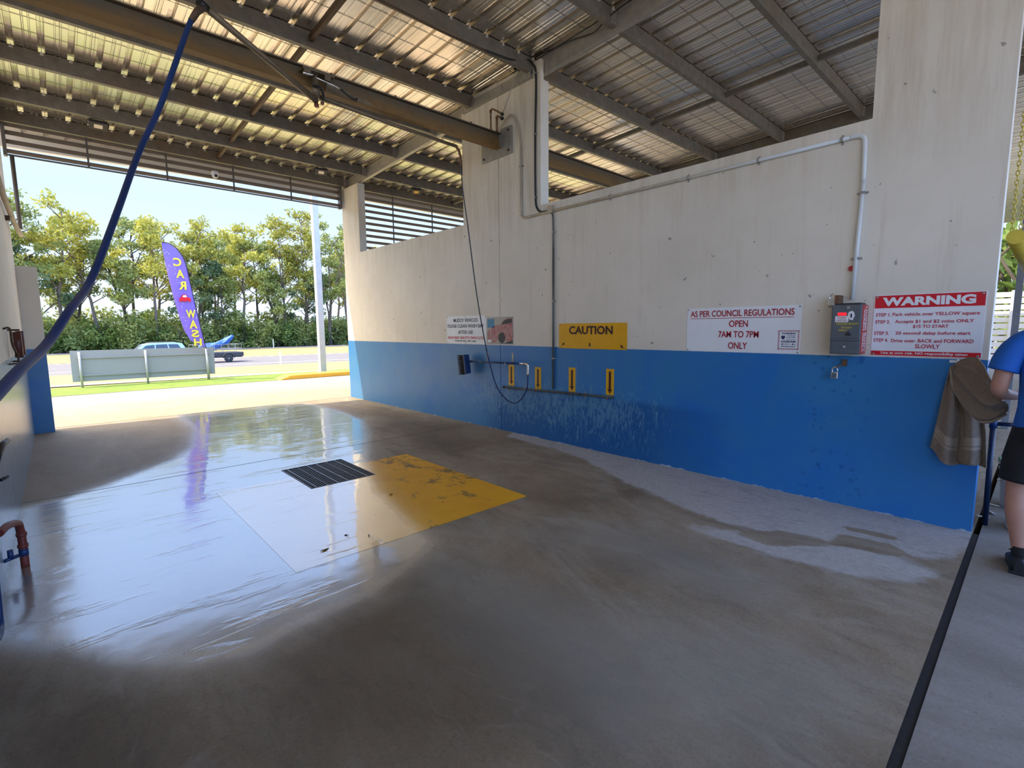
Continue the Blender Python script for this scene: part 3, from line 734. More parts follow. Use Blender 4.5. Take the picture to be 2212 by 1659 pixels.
# muddy vehicles
s = plate('white MUDDY VEHICLES sign left of the car poster', 5.694, 6.702, 1.252, 1.688, M['signwhite'])
wtext('MUDDY VEHICLES', 6.20, 1.622, .62, .055, M['charcoal'], s, x=xt, bold=.012)
wtext('PLEASE CLEAN WASH BAY', 6.205, 1.533, .93, .055, M['charcoal'], s, x=xt, bold=.012)
wtext('AFTER USE', 6.20, 1.436, .38, .055, M['charcoal'], s, x=xt, bold=.012)
wtext("EACH BAY HAS IT'S OWN CCTV", 6.20, 1.350, .93, .044, M['red'], s, x=xt, bold=.02)
wtext('PENALTIES WILL APPLY $200', 6.21, 1.297, .54, .028, M['charcoal'], s, x=xt, bold=.012)
screw_heads(s, [(6.68, 1.67), (5.71, 1.67), (6.68, 1.27), (5.71, 1.27), (6.2, 1.675), (6.2, 1.265)], D - .004)
# car poster
s = plate('weathered poster of a red car covered in foam beside the muddy vehicles sign', 5.100, 5.675, 1.264, 1.655, M['greysign'])
M['posterbg'] = mat('poster_beige', (.55, .50, .40), .5, var=.12, scale=10)
M['posterred'] = mat('poster_red_car', (.33, .02, .02), .45, var=.1, scale=22, col2=(.62, .42, .38))
M['posterdark'] = mat('poster_dark', (.03, .03, .035), .5)
slab(5.112, 5.663, 1.276, 1.643, x=D - .004, t=.0006).build('picture', M['posterbg'], s)
px = lambda P: [(5.663 - a * .551, 1.276 + b * .367) for a, b in P]
MB().prism(px([(0, .08), (0, .42), (.06, .52), (.25, .66), (.45, .74), (.55, .74), (.66, .90), (.78, .98), (1, 1), (1, .12), (.75, .06), (.72, .2), (.66, .36), (.55, .42), (.46, .36), (.42, .2), (.42, .05), (.2, .02)]), 0, D - .0054, D - .0046).build('car_picture', M['posterred'], s)
MB().prism(px([(.56, .74), (.66, .87), (.78, .94), (.98, .95), (.98, .80), (.8, .76)]), 0, D - .0062, D - .0054).build('car_window_picture', M['posterdark'], s)
MB().prism(px([(.58 + .14 * math.cos(a * .3925), .22 + .21 * math.sin(a * .3925)) for a in range(16)]), 0, D - .0062, D - .0054).build('wheel_picture', M['posterdark'], s)
MB().prism(px([(.72, .02), (.8, .06), (1, .12), (1, 0), (.3, 0)]), 0, D - .0062, D - .0054).build('ground_picture', M['posterdark'], s)
slab(5.505, 5.66, 1.503, 1.630, x=D - .0046, t=.0008).build('blue_label', M['aqua'], s)
slab(5.575, 5.655, 1.292, 1.326, x=D - .0054, t=.0008).build('white_label', M['signwhite'], s)
# arrow plates
for (y0, y1, z0, z1, lab) in ((5.088, 5.203, .676, .976, 'nearest the brush hose loop'), (4.561, 4.674, .668, .970, 'second from the brush hose loop'), (3.967, 4.074, .689, .996, 'third from the brush hose loop'), (3.386, 3.497, .700, 1.011, 'at the right end of the nozzle rail')):
    s = thing('arrow_sign', 'small yellow plate with a dark down arrow, %s' % lab, 'sign', (D, (y0 + y1) / 2, z0), 'yellow arrow plates')
    slab(y0, y1, z0, z1).build('panel', M['signyellow'], s, bevel=.001)
    c = (y0 + y1) / 2
    MB().prism([(c, z0 + .018), (c + .036, z0 + .075), (c + .016, z0 + .068), (c + .016, z1 - .03), (c - .016, z1 - .03), (c - .016, z0 + .068), (c - .036, z0 + .075)], 0, D - .0055, D - .004).build('arrow', M['darkbrown'], s)
    screw_heads(s, [(c, z1 - .013), (c, z0 + .009)], D - .004, .005)

# ------------------------------------------------------------------ pipes on the right wall
def saddles(parent, pts, axis='y', r=.016):
    for (y, z) in pts:
        m = MB()
        if axis == 'y': m.box(D - .003, D, y - .009, y + .009, z - r * 2.4, z + r * 2.4); m.box(D - 2.2 * r, D, y - .009, y + .009, z - r * 1.15, z + r * 1.15)
        else: m.box(D - .003, D, y - r * 2.4, y + r * 2.4, z - .009, z + .009); m.box(D - 2.2 * r, D, y - r * 1.15, y + r * 1.15, z - .009, z + .009)
        m.build('saddle_clip', M['steel'], parent)
px_ = D - .017
t = thing('conduit_pipe', 'long beige plastic conduit running under the wall opening and down to the coin box', 'pipe', (px_, 3, 1.7))
MB().tube(smooth_pts([(px_, 4.908, 3.86), (px_, 4.908, 3.5), (px_, 4.908, 3.05), (px_, 4.895, 2.98), (px_, 4.83, 2.952), (px_, 4.6, 2.951)], 6), .0155, 12).tube([(px_, 4.6, 2.951), (px_, 2.6, 2.952)], .0155, 12).build('dirty_pipe', M['beigepipe'], t)
MB().tube([(px_, 2.6, 2.952), (px_, 1.17, 2.957)], .0155, 12).tube(smooth_pts([(px_, 1.175, 2.957), (px_, 1.12, 2.955), (px_, 1.083, 2.93), (px_, 1.075, 2.87), (px_, 1.068, 2.6)], 6), .0165, 12).tube([(px_, 1.068, 2.6), (px_ - .01, 1.088, 1.70)], .0155, 12).build('clean_pipe', M['whitepipe'], t)
saddles(t, [(4.36, 2.951), (3.47, 2.951), (2.533, 2.952), (1.866, 2.955), (1.23, 2.957)]); saddles(t, [(1.07, 2.52), (1.082, 2.02)], 'z'); saddles(t, [(4.908, 3.62)], 'z')
t = thing('water_pipe', 'dark vertical pipe feeding the nozzle rail', 'pipe', (px_, 4.33, .68))
MB().tube(smooth_pts([(px_, 4.385, 2.965), (px_, 4.34, 2.90), (px_, 4.33, 2.75), (px_, 4.328, 2.5)], 6), .012, 12).tube([(px_, 4.328, 2.5), (px_, 4.327, .70)], .013, 12).build('pipe', mat('grey_green_pipe', (.13, .14, .13), .45, .3, .2, 6), t)
saddles(t, [(4.328, 2.69), (4.328, 1.83), (4.327, 1.10)], 'z', .014)
t = thing('nozzle_rail', 'low grimy horizontal spray pipe under the arrow plates', 'pipe', (px_, 4.3, .64))
MB().tube([(D - .03, 5.26, .650), (D - .03, 4.3, .668), (D - .03, 3.37, .684)], .014, 12).build('pipe', mat('grimy_spray_pipe', (.12, .12, .10), .5, .3, .3, 15), t)
for y, z in ((5.15, .652), (4.62, .662), (4.02, .673), (3.45, .683)):
    MB().tube([(D - .03, y, z), (D - .055, y, z - .03)], [.012, .007], 8).build('nozzle', M['copper'], t)
MB().lathe([(.018, 0), (.018, .03)], (0, 0, 0), 8, M=Matrix.Translation((D - .03, 5.26, .650)) @ Matrix.Rotation(-PI / 2, 4, 'X')).build('end_cap', M['black'], t)
saddles(t, [(4.85, .658), (3.8, .676)])
# black cable down the column edge
t = thing('black_cable', 'thick black cable clipped down the edge of the wall column from the roof', 'cable', (px_, 4.64, 2.95))
cx = D - .012
MB().tube(smooth_pts([(3.95, 4.69, 4.70), (4.15, 4.69, 4.715), (4.35, 4.70, 4.74), (4.55, 4.72, 4.80), (4.66, 4.70, 4.84), (4.70, 4.67, 4.80), (cx, 4.635, 4.70), (cx, 4.632, 4.4), (cx, 4.645, 4.0), (cx, 4.648, 3.5), (cx, 4.645, 3.2), (cx, 4.63, 3.06), (cx, 4.57, 2.985), (cx, 4.48, 2.965), (cx, 4.40, 2.975)]), .013, 10).build('cable', M['black'], t)
saddles(t, [(4.634, 4.68), (4.646, 3.95), (4.647, 3.17)], 'z', .012)
MB().box(D - .04, D, 4.33, 4.41, 2.93, 3.02).build('junction', M['beigepipe'], t)
m = MB()
m.tube(smooth_pts([(1.6, 4.69, 4.700), (2.2, 4.69, 4.694), (2.9, 4.69, 4.690), (3.4, 4.69, 4.68), (3.95, 4.69, 4.70)]), .011, 8)
m.build('black_cable', M['rustred'], label='brown cable clipped along the underside of a purlin towards the wall column', cat='cable')
m = MB()
m.tube(smooth_pts([(4.66, 4.83, 4.81), (4.68, 4.80, 4.88), (4.74, 4.66, 4.90), (4.76, 4.40, 4.88), (4.775, 4.1, 4.87), (4.778, 3.85, 4.83), (4.74, 3.70, 4.80), (4.70, 3.50, 4.84), (4.72, 3.2, 4.90), (4.74, 2.6, 4.93), (4.74, 2.0, 4.94)]), .007, 8)
m.build('thin_cable', M['black'], label='thin loose black cable running back from the column top along the rafter', cat='cable')
t = thing('cable_coil', 'loop of black cable hanging at the top of the wall column', 'cable', (4.66, 4.82, 4.78))
m = MB()
for k in range(3):
    m.tube([(4.665 - .012 * k, 4.83 + .10 * math.cos(a * .524) + .01 * k, 4.825 + .045 * math.sin(a * .524)) for a in range(13)], .009, 8)
m.build('coil', M['black'], t)
# copper fittings above the beam end
t = thing('copper_fittings', 'copper water fittings rising from the beam end on the wall column', 'pipe fitting', (4.6, 5.25, 4.14))
m = MB()
m.tube(smooth_pts([(4.60, 5.375, 4.13), (4.60, 5.375, 4.40), (4.60, 5.36, 4.435), (4.60, 5.32, 4.43), (4.60, 5.14, 4.315)], 4), .012, 10)
m.build('upper_pipe', M['copper'], t)
MB().tube(smooth_pts([(4.60, 5.25, 4.13), (4.60, 5.25, 4.29), (4.60, 5.235, 4.315), (4.60, 5.15, 4.265)], 4), .014, 10).build('lower_pipe', M['copper'], t)
for p in ((4.60, 5.375, 4.17), (4.6, 5.375, 4.42), (4.60, 5.25, 4.30)):
    MB().lathe([(.018, -.018), (.018, .018)], p, 10).build('coupling', M['copper'], t)
for p in ((4.60, 5.14, 4.315), (4.60, 5.145, 4.262)):
    MB().lathe([(.022, -.014), (.022, .014)], (0, 0, 0), 10, M=Matrix.Translation(p) @ Matrix.Rotation(PI / 2, 4, 'X')).build('valve_knob', M['black'], t)
MB().tube(smooth_pts([(4.60, 5.13, 4.32), (4.61, 5.07, 4.42), (4.63, 4.96, 4.63), (4.66, 4.86, 4.78), (4.68, 4.83, 4.84)]), .006, 8).build('grey_hose', M['steel'], label='thin grey hose rising from the copper fittings to the roof', cat='hose')
MB().tube(smooth_pts([(4.66, 5.28, 4.14), (4.68, 5.2, 4.24), (4.69, 5.08, 4.31), (4.70, 4.98, 4.22), (4.712, 4.93, 4.05), (px_, 4.908, 3.84)]), .012, 10).build('grey_hose', M['beigepipe'], label='beige hose arching from the beam end down into the wall conduit', cat='hose')
# channel bracket on the column
t = thing('channel_bracket', 'galvanised channel bolted across the top of the wall column', 'bracket', (D - .03, 5.4, 4.63))
MB().prism([(D - .055, 4.645), (D, 4.645), (D, 4.651), (D - .049, 4.651), (D - .049, 4.744), (D, 4.744), (D, 4.75), (D - .055, 4.75)], 1, 4.685, 6.13).build('channel', M['steel'], t)
for y in (4.78, 5.25, 5.6, 6.03):
    MB().box(D - .062, D - .055, y - .025, y + .025, 4.66, 4.735).build('bolt_plate', M['steel'], t)

# ------------------------------------------------------------------ coin box and padlocks
X0 = D - .16
t = thing('coin_box', 'grey steel coin box with red side panel and red digital display, between the white signs', 'coin box', (D - .08, 1.09, 1.268))
MB().box(X0, D, .985, 1.188, 1.268, 1.655).build('body', M['boxgrey'], t, bevel=.004)
MB().box(X0 - .006, X0, .992, 1.181, 1.392, 1.648).build('door', M['boxgrey'], t, bevel=.002)
MB().box(X0 - .012, X0 + .002, .985, 1.188, 1.378, 1.391).build('ledge', M['boxgrey'], t, bevel=.001)
MB().box(X0 - .004, X0, .998, 1.176, 1.276, 1.372).build('lower_door', M['boxgrey'], t, bevel=.002)
MB().box(X0 - .007, X0 + .005, 1.086, 1.144, 1.572, 1.594).build('display', M['led'], t)
MB().box(X0 - .0075, X0 - .006, 1.070, 1.160, 1.520, 1.567).build('label_sticker', M['signwhite'], t)
for txt, z, w_ in (('ACCEPTS', 1.557, .06), ('$1 AND $2', 1.544, .055), ('COINS ONLY', 1.531, .078)):
    wtext(txt, 1.115, z, w_, .008, M['maroon'], t, x=X0 - .0076, bold=.02)
for txt, y, z, w_ in (('UNDER-BODY', 1.075, 1.507, .150), ('WASH', 1.082, 1.478, .072), ('ONLY', 1.102, 1.456, .062)):
    wtext(txt, y, z, w_, .016, M['yellowpaint'], t, x=X0 - .0068, bold=.02)
rr_ = random.Random(5)
MB().prism([(1.052 + (.022 + rr_.uniform(-.005, .005)) * math.cos(a * .45), 1.568 + (.038 + rr_.uniform(-.008, .006)) * math.sin(a * .45)) for a in range(14)], 0, X0 - .0072, X0 - .006).build('worn_patch', M['signwhite'], t, label='chipped white paint patch')
MB().box(X0 - .012, X0 - .006, 1.048, 1.056, 1.555, 1.585).build('coin_slot', M['black'], t)
MB().lathe([(.017, 0), (.017, .012), (.012, .014)], (0, 0, 0), 16, M=Matrix.Translation((X0 - .006, 1.062, 1.425)) @ Matrix.Rotation(-PI / 2, 4, 'Y') @ Matrix.Scale(.6, 4, (1, 0, 0))).box(X0 - .03, X0 - .01, 1.060, 1.064, 1.426, 1.452).build('return_knob', M['dark'], t)
MB().lathe([(.012, 0), (.012, .01), (.006, .012)], (0, 0, 0), 16, M=Matrix.Translation((X0 - .004, 1.088, 1.327)) @ Matrix.Rotation(-PI / 2, 4, 'Y')).build('lock', M['steel'], t)
MB().lathe([(.011, 0), (.011, .006)], (0, 0, 0), 16, M=Matrix.Translation((X0 - .006, 1.075, 1.633)) @ Matrix.Rotation(-PI / 2, 4, 'Y')).build('lock', M['steel'], t)
MB().box(X0 + .004, D - .004, .980, .985, 1.272, 1.652).build('side_panel', M['boxred'], t)
lettering('UNDER BODY', (D - .052, .9795, 1.462), (0, 0, -1), (1, 0, 0), .36, .036, M['signwhite'], t, bold=.02)
lettering('WASH ONLY', (D - .108, .9795, 1.45), (0, 0, -1), (1, 0, 0), .34, .036, M['signwhite'], t, bold=.02)
MB().box(X0 + .01, D, 1.0, 1.17, 1.655, 1.668).build('top_cap', M['dark'], t)
def padlock(y, z, x, label, sc=1.):
    t = thing('padlock', label, 'padlock', (x, y, z - .05 * sc), 'silver padlocks')
    MB().box(x - .014, x + .010, y - .023 * sc, y + .023 * sc, z - .05 * sc, z).build('lock_body', M['chrome'], t, bevel=.004)
    MB().tube(smooth_pts([(x, y - .016 * sc, z), (x, y - .017 * sc, z + .022 * sc), (x, y, z + .04 * sc), (x, y + .017 * sc, z + .022 * sc), (x, y + .016 * sc, z)]), .005 * sc, 8).build('shackle', M['chrome'], t)
    return t
padlock(1.165, 1.115, D - .06, 'silver padlock hanging from a hasp below the coin box', 1.05)
MB().box(D - .03, D, 1.095, 1.125, 1.165, 1.218).tube([(D - .06, 1.16, 1.155), (D - .045, 1.14, 1.165), (D - .02, 1.11, 1.18)], .006, 8).build('hasp', M['copper'], label='small rusty hasp on the blue paint under the coin box', cat='hasp')
padlock(1.205, 1.705, D - .10, 'silver padlock on the top left corner of the coin box', 1.05)
MB().box(D - .12, D, 1.155, 1.185, 1.668, 1.735).build('hasp', M['copper'], label='small brown hasp standing on top of the coin box', cat='hasp')
MB().box(D - .09, D, 1.19, 1.235, 1.64, 1.67).build('lock_bracket', M['beigepipe'], label='small cream bracket at the top left corner of the coin box', cat='bracket')
MB().lathe([(.0, 0), (.016, .004), (.022, .02)], (0, 0, 0), 12, M=Matrix.Translation((D - .001, 1.108, 1.945)) @ Matrix.Rotation(-PI / 2, 4, 'Y')).build('red_plug', M['maroon'], label='small dark red plug in the wall beside the white conduit', cat='plug')

# ------------------------------------------------------------------ drain grate
t = thing('drain_grate', 'black drain grate with pale bars in the wet floor', 'drain', ((GR[0] + GR[1]) / 2, (GR[2] + GR[3]) / 2, -.05))
M['gratew'] = mat('pale_grate_bar', (.55, .57, .6), .35, .4, .1)
x0, x1, y0, y1 = GR
MB().box(x0, x1, y0, y0 + .012, -.05, .003).box(x0, x1, y1 - .012, y1, -.05, .003).box(x0, x0 + .012, y0, y1, -.05, .003).box(x1 - .012, x1, y0, y1, -.05, .003).build('frame', M['black'], t)
MB().box(x0, x1, y0, y1, -.052, -.048).build('pit_floor', M['black'], t)
nb = 27
for i in range(nb):
    a = x0 + .02 + (x1 - x0 - .04) * i / (nb - 1)
    MB().box(a - .006, a + .006, y0 + .01, y1 - .01, -.028, -.001).build('bar', M['black'], t)
for i in range(6):
    a = x0 + .02 + (x1 - x0 - .04) * (i + .35) / 6
    m = MB()
    for j in range(26):
        b = y0 + .016 + (y1 - y0 - .032) * j / 26
        m.box(a - .003, a + .003, b, b + .026, -.001, .0035)
    m.build('cross_rod', M['gratew'], t)

# ------------------------------------------------------------------ floodlights and camera
def flood(x, y, z, lens, label, tilt=-25, yaw=0):
    t = thing('floodlight', label, 'light', (x, y, z), 'roof floodlights')
    R = Matrix.Translation((x, y, z - .09)) @ Matrix.Rotation(math.radians(yaw), 4, 'Z') @ Matrix.Rotation(math.radians(tilt), 4, 'X')
    MB().box(-.105, .105, -.075, .075, -.018, .03, R).build('housing', M['dark'], t, bevel=.006)
    MB().box(-.048, .048, -.036, .036, -.0205, -.018, R).build('lens', lens, t)
    MB().tube([R @ Vector((-.11, 0, 0)), R @ Vector((-.12, 0, .07)), (x - .05, y, z), (x + .05, y, z), R @ Vector((.12, 0, .07)), R @ Vector((.11, 0, 0))], .006, 6).build('bracket', M['dark'], t)
    MB().tube(smooth_pts([R @ Vector((0, 0, .03)), (x + .06, y + .08, z - .04), (x + .1, y + .1, z + .1)]), .004, 6).build('wire', M['dark'], t)
flood(.70, 9.44, rz(9.47) - .176, M['lens'], 'black floodlight under a purlin near the left wall')
flood(3.90, 9.44, rz(9.47) - .176, M['lens'], 'black floodlight under a purlin near the far end of the right wall', yaw=-12)
flood(5.95, 9.44, rz(9.47) - .176, M['lensyellow'], 'floodlight with a yellow lens in the neighbouring bay', yaw=-25)
t = thing('security_camera', 'white dome security camera above the opening to the road', 'camera', (2.32, 10.25, 4.25))
MB().lathe([(.055, .02), (.055, .075), (.04, .08)], (2.32, 10.25, 4.22), 20).build('base', M['white'], t)
MB().lathe([(.052, .02), (.047, -.012), (.03, -.036), (0, -.046)], (2.32, 10.25, 4.22), 20).build('dome', M['white'], t)
MB().lathe([(.026, 0), (.022, .016), (0, .022)], (0, 0, 0), 16, M=Matrix.Translation((2.325, 10.205, 4.215)) @ Matrix.Rotation(math.radians(95), 4, 'X')).build('camera_lens', M['black'], t)

# ------------------------------------------------------------------ left wall fittings
t = thing('tap_pipe', 'red brown pipe with a blue band bending down to the floor at the left wall', 'pipe', (-.27, 4.35, 0))
MB().tube(smooth_pts([(LW, 4.12, .315), (-.31, 4.22, .325), (-.275, 4.32, .30), (-.268, 4.36, .24), (-.266, 4.37, .16), (-.266, 4.37, .0)]), .022, 12).build('pipe', M['redpipe'], t)
MB().lathe([(.024, 0), (.024, .045)], (-.266, 4.37, .07), 12).build('blue_band', M['hose_blue'], t)
for z in (.21, .135): MB().lathe([(.027, -.01), (.027, .01)], (-.266, 4.37, z), 12).build('coupling', M['redpipe'], t)
MB().tube([(LW, 4.20, .115), (-.285, 4.25, .115)], .012, 8).tube([(-.315, 4.22, .115), (-.315, 4.22, .17)], .014, 8).build('tap', M['hose_blue'], t)
t = thing('lance_holder', 'pair of red brown lance holder tubes on a bracket high on the left wall', 'holder', (-.29, 7.0, 1.2))
M['darkred'] = mat('dark_red_pvc', (.13, .03, .02), .4)
for y, z0, z1 in ((6.85, 1.25, 1.50), (7.35, 1.26, 1.51)): MB().tube([(-.275, y, z0), (-.275, y, z1)], .032, 12).build('tube', M['darkred'], t)
MB().tube(smooth_pts([(LW, 6.35, 1.53), (-.30, 6.40, 1.53), (-.30, 6.5, 1.40), (-.29, 6.7, 1.3)]), .009, 8).build('bracket', M['rustred'], t)
for P_ in ([(LW, 6.6, 1.20), (-.28, 6.7, 1.20), (-.28, 6.75, 1.30)], [(LW, 6.9, 1.52), (-.26, 6.95, 1.52)], [(LW, 7.2, 1.2), (-.25, 7.25, 1.2)]): MB().tube(P_, .009, 8).build('bracket', M['rustred'], t)
t = thing('spray_gun', 'black spray gun on the left wall above the floor', 'spray gun', (-.3, 4.4, .7))
MB().tube([(-.335, 4.25, .70), (-.32, 4.32, .76), (-.30, 4.40, .80), (-.285, 4.55, .80)], [.02, .022, .018, .014], 10).build('gun_body', M['black'], t)
MB().tube([(-.33, 4.42, .57), (-.30, 4.46, .58)], .01, 8).build('hook', M['black'], t)
t = thing('conduit_pipe', 'beige pipe slanting along the left wall near the opening to the road', 'pipe', (-.3, 9, 3))
MB().tube([(-.322, 7.4, 3.20), (-.30, 8.4, 3.03), (-.27, 9.6, 2.92), (-.235, 9.98, 2.86)], .028, 12).build('pipe', M['beigepipe'], t)
MB().box(LW, -.30, 9.0, 9.05, 2.9, 2.96).build('bracket', M['rustred'], t)
MB().tube([(-.245, 10.36, 4.03), (-.245, 10.36, 3.0)], .026, 10).build('downpipe', M['aluminium'], label='thin dark vertical pipe hanging from the left end of the louvre screen', cat='pipe')

# ------------------------------------------------------------------ things at the right end of the wall
M['pipeblue'] = mat('dark_blue_pipe', (.003, .014, .05), .4)
t = thing('standpipe', 'dark blue standpipe with a side branch at the end of the right wall', 'pipe', (5.0, .22, 0))
MB().tube([(5.0, .215, 0), (5.0, .225, .80)], .017, 12).build('pipe', M['pipeblue'], t)
MB().tube([(5.0, .225, .77), (5.02, .07, .775)], .015, 12).build('branch', M['pipeblue'], t)
for p in ((5.0, .223, .77),): MB().lathe([(.023, -.03), (.023, .03)], p, 12).build('coupling', M['hose_blue'], t)
def bucket(x, y, label, lid, r=.14, h=.36):
    t = thing('bucket', label, 'bucket', (x, y, 0), 'white plastic buckets')
    MB().lathe([(r * .84, 0), (r * .88, .01), (r * .97, h * .80), (r * 1.04, h * .80), (r * 1.04, h * .84), (r * .99, h * .84), (r * 1.0, h * .92), (r * 1.06, h * .92), (r * 1.06, h), (r * .97, h), (r * .84, .02), (0, .02)], (x, y, 0), 32).build('pail', M['bucket'], t)
    MB().tube([(x + r * 1.05 * math.cos(a), y + r * 1.05 * math.sin(a), h * .8 - .1 * math.sin((a - .3) / 2.6 * PI)) for a in [.3 + 2.6 * i / 12 for i in range(13)]], .003, 6).build('handle', M['steel'], t)
    if lid: MB().lathe([(r * 1.07, h * .97), (r * 1.09, h * .97), (r * 1.09, h * 1.03), (r * 1.0, h * 1.03), (0, h * 1.02)], (x, y, 0), 32).build('lid_ring', M['green'], t)
bucket(5.08, -.02, 'white plastic bucket nearer the person in shorts, without a lid', False, .15, .34)
bucket(5.68, .03, 'white plastic bucket with a green rimmed lid behind the other bucket', True, .16, .38)
rl = random.Random(11)
for i, (x, y) in enumerate(((5.35, .19), (5.6, .2), (5.2, .235))):
    MB().box(-.035, .035, -.02, .02, 0, .002, Matrix.Translation((x, y, .004)) @ Matrix.Rotation(i * .8 + .4, 4, 'Z') @ Matrix.Rotation(.12 if i else .5, 4, 'X')).build('paper_scrap', M['white'], label='white paper scrap on the walkway near the buckets, %s' % ('at the foot of the wall end', 'farthest from the wall end', 'beside the standpipe')[(1, 1, 2)[i] if i else 0], cat='litter', group='paper scraps')
# headroom bar on yellow chains
t = thing('clearance_bar', 'yellow headroom bar hanging on yellow chains across the neighbouring bay entrance', 'barrier', (7, .2, 1.9))
MB().tube([(5.15, .215, 2.12), (9.5, .215, 2.12)], .052, 16).build('bar', M['yellowpaint'], t)
def chain(x, y, z0, z1):
    m = MB(); z = z0; k = 0
    while z > z1:
        ring = []
        for a in range(13):
            w = a / 12 * 2 * PI; u = .010 * math.cos(w); v = .021 * math.sin(w)
            ring.append((x + (u if k % 2 else 0), y + (0 if k % 2 else u), z + v))
        m.tube(ring, .0035, 6, caps=False); z -= .034; k += 1
    return m
for (x, y) in ((5.28, .243), (5.62, .213)):
    chain(x, y, 3.0, 2.17).build('chain', M['yellowpaint'], t)
    MB().tube([(x, y, 3.01), (x, y, 4.89)], .004, 6).build('hanger_rod', M['steel'], t)
MB().box(9.86, 9.93, .29, .365, 0, 4.83).build('steel_post', mat('grey_post', (.25, .26, .28), .5, .2), label='grey steel post at the far corner of the neighbouring bay', cat='post')
t = thing('slat_fence', 'white slatted fence beyond the neighbouring bays', 'fence', (27, 1, 0))
for k in range(11):
    MB().box(27, 27.03, -3, 4.5, .1 + k * .24, .29 + k * .24).build('rail', M['white'], t)
for y in (-3, -1, 1, 3): MB().box(26.94, 27.0, y, y + .08, 0, 2.75).build('post', M['white'], t)

# ------------------------------------------------------------------ towel
t = thing('towel_hook', 'small white plastic hook on the wall under the warning sign', 'hook', (D - .02, .45, 1.21))
MB().box(D - .01, D, .405, .47, 1.222, 1.240).tube(smooth_pts([(D - .01, .42, 1.23), (D - .05, .42, 1.225), (D - .065, .42, 1.235), (D - .065, .42, 1.25)]), .006, 8).build('hook', M['white'], t)
def lerp(a, b, t): return a + (b - a) * t
def pline(pts, t):
    t = max(0, min(.9999, t)) * (len(pts) - 1); i = int(t); f = t - i
    return Vector(pts[i]).lerp(Vector(pts[i + 1]), f)
Lp = [(4.665, .455, 1.20), (4.655, .478, 1.03), (4.645, .495, .87), (4.64, .51, .72), (4.64, .527, .585)]
Rp = [(4.66, .375, 1.205), (4.64, .325, 1.03), (4.62, .27, .87), (4.61, .245, .70), (4.61, .235, .545)]
def sheet(u, v):
    a = pline(Lp, v); b = pline(Rp, v); p = a.lerp(b, u)
    amp = .008 + .030 * v
    p.x += amp * math.sin(u * 2 * PI * 2.1 + .6) + .010 * math.sin(u * 13 + v * 3)
    p.z += -.065 * v * math.sin(u * PI) * (1 if v > .05 else 0) + .014 * v * math.cos(u * 9)
    return tuple(p)
tw = thing('towel', 'taupe terry towel hanging from the wall hook and draped over the person\'s arm', 'towel', (4.6, .35, .5))
m = MB(); m.grid(sheet, 44, 60)
o = m.build('hanging_end', [M['towel'], M['towelband']], tw, solid=.008, fix=False)
for p in o.data.polygons:
    c = p.center + Vector((4.6, .35, .5)); u_ = (1 - (c.z - .52) / .69)
    i = p.index // 44
    if 42 <= i <= 46 or 48 <= i <= 49: p.material_index = 1
# second layer behind, slightly lower on the right
Lq = [(4.672, .40, 1.2), (4.665, .39, .95), (4.66, .40, .75), (4.655, .40, .535)]
Rq = [(4.668, .36, 1.2), (4.65, .27, .95), (4.645, .238, .75), (4.64, .218, .515)]
def sheet2(u, v):
    a = pline(Lq, v); b = pline(Rq, v); p = a.lerp(b, u)
    p.x += (.006 + .018 * v) * math.sin(u * 2 * PI * 1.4 + 2); return tuple(p)
MB().grid(sheet2, 20, 40).build('back_layer', M['towel'], tw, solid=.008, fix=False)
U1 = [(4.655, .415, 1.225), (4.62, .365, 1.262), (4.56, .315, 1.262), (4.50, .275, 1.215), (4.45, .245, 1.155), (4.42, .215, 1.115), (4.42, .17, 1.095)]
U2 = [(4.665, .450, 1.195), (4.635, .432, 1.075), (4.59, .385, .985), (4.54, .325, .905), (4.49, .265, .855), (4.45, .21, .865), (4.43, .14, .93)]
def swag(u, v):
    a = pline(U1, v); b = pline(U2, v); p = a.lerp(b, u)
    s = math.sin(u * PI)
    p.x += -.045 * s + .014 * math.sin(u * 2 * PI * 2.6 + v * 2.5) ; p.y -= .012 * math.sin(u * 2 * PI * 1.7) * v; p.z += .010 * math.sin(u * 2 * PI * 2.6 + 1 + v * 3)
    return tuple(p)
MB().grid(swag, 40, 40).build('draped_fold', M['towel'], tw, solid=.010, fix=False)
MB().tube(smooth_pts([(p[0] - .006, p[1], p[2]) for p in U2]), .011, 10).build('hem', M['towelband'], tw)

# ------------------------------------------------------------------ person
def skin_obj(name, verts, edges, radii, material, parent, root=0, sub=2):
    me = bpy.data.meshes.new(name); off = parent.location
    me.from_pydata([tuple(Vector(v) - off) for v in verts], edges, []); me.update()
    o = bpy.data.objects.new(name, me); link(o, parent); me.materials.append(material)
    md = o.modifiers.new('skin', 'SKIN'); md.use_smooth_shade = True
    sv = me.skin_vertices[0].data if me.skin_vertices else None
    if sv is None:
        me.attributes  # skin layer appears with the modifier
        import bmesh
        bm = bmesh.new(); bm.from_mesh(me); bm.verts.layers.skin.verify(); bm.to_mesh(me); bm.free(); sv = me.skin_vertices[0].data
    for i, r in enumerate(radii):
        sv[i].radius = (r, r) if not isinstance(r, tuple) else r
        sv[i].use_root = (i == root)
    sb = o.modifiers.new('sub', 'SUBSURF'); sb.levels = sub; sb.render_levels = sub
    # bake the surface so that the object is plain geometry
    dg = bpy.context.evaluated_depsgraph_get(); dg.update()
    nm = bpy.data.meshes.new_from_object(o.evaluated_get(dg)); o.modifiers.clear(); o.data = nm
    if not nm.materials: nm.materials.append(material)
    return o
PX, PYc = 4.22, -.08
per = thing('person', 'person in a blue t-shirt, black shorts and black shoes, reaching an arm into the towel', 'person', (PX, PYc, 0))
V = []; E = []; Rr = []
def nd(p, r, link_=None):
    V.append(p); Rr.append(r)
    if link_ is not None: E.append((link_, len(V) - 1))
    return len(V) - 1
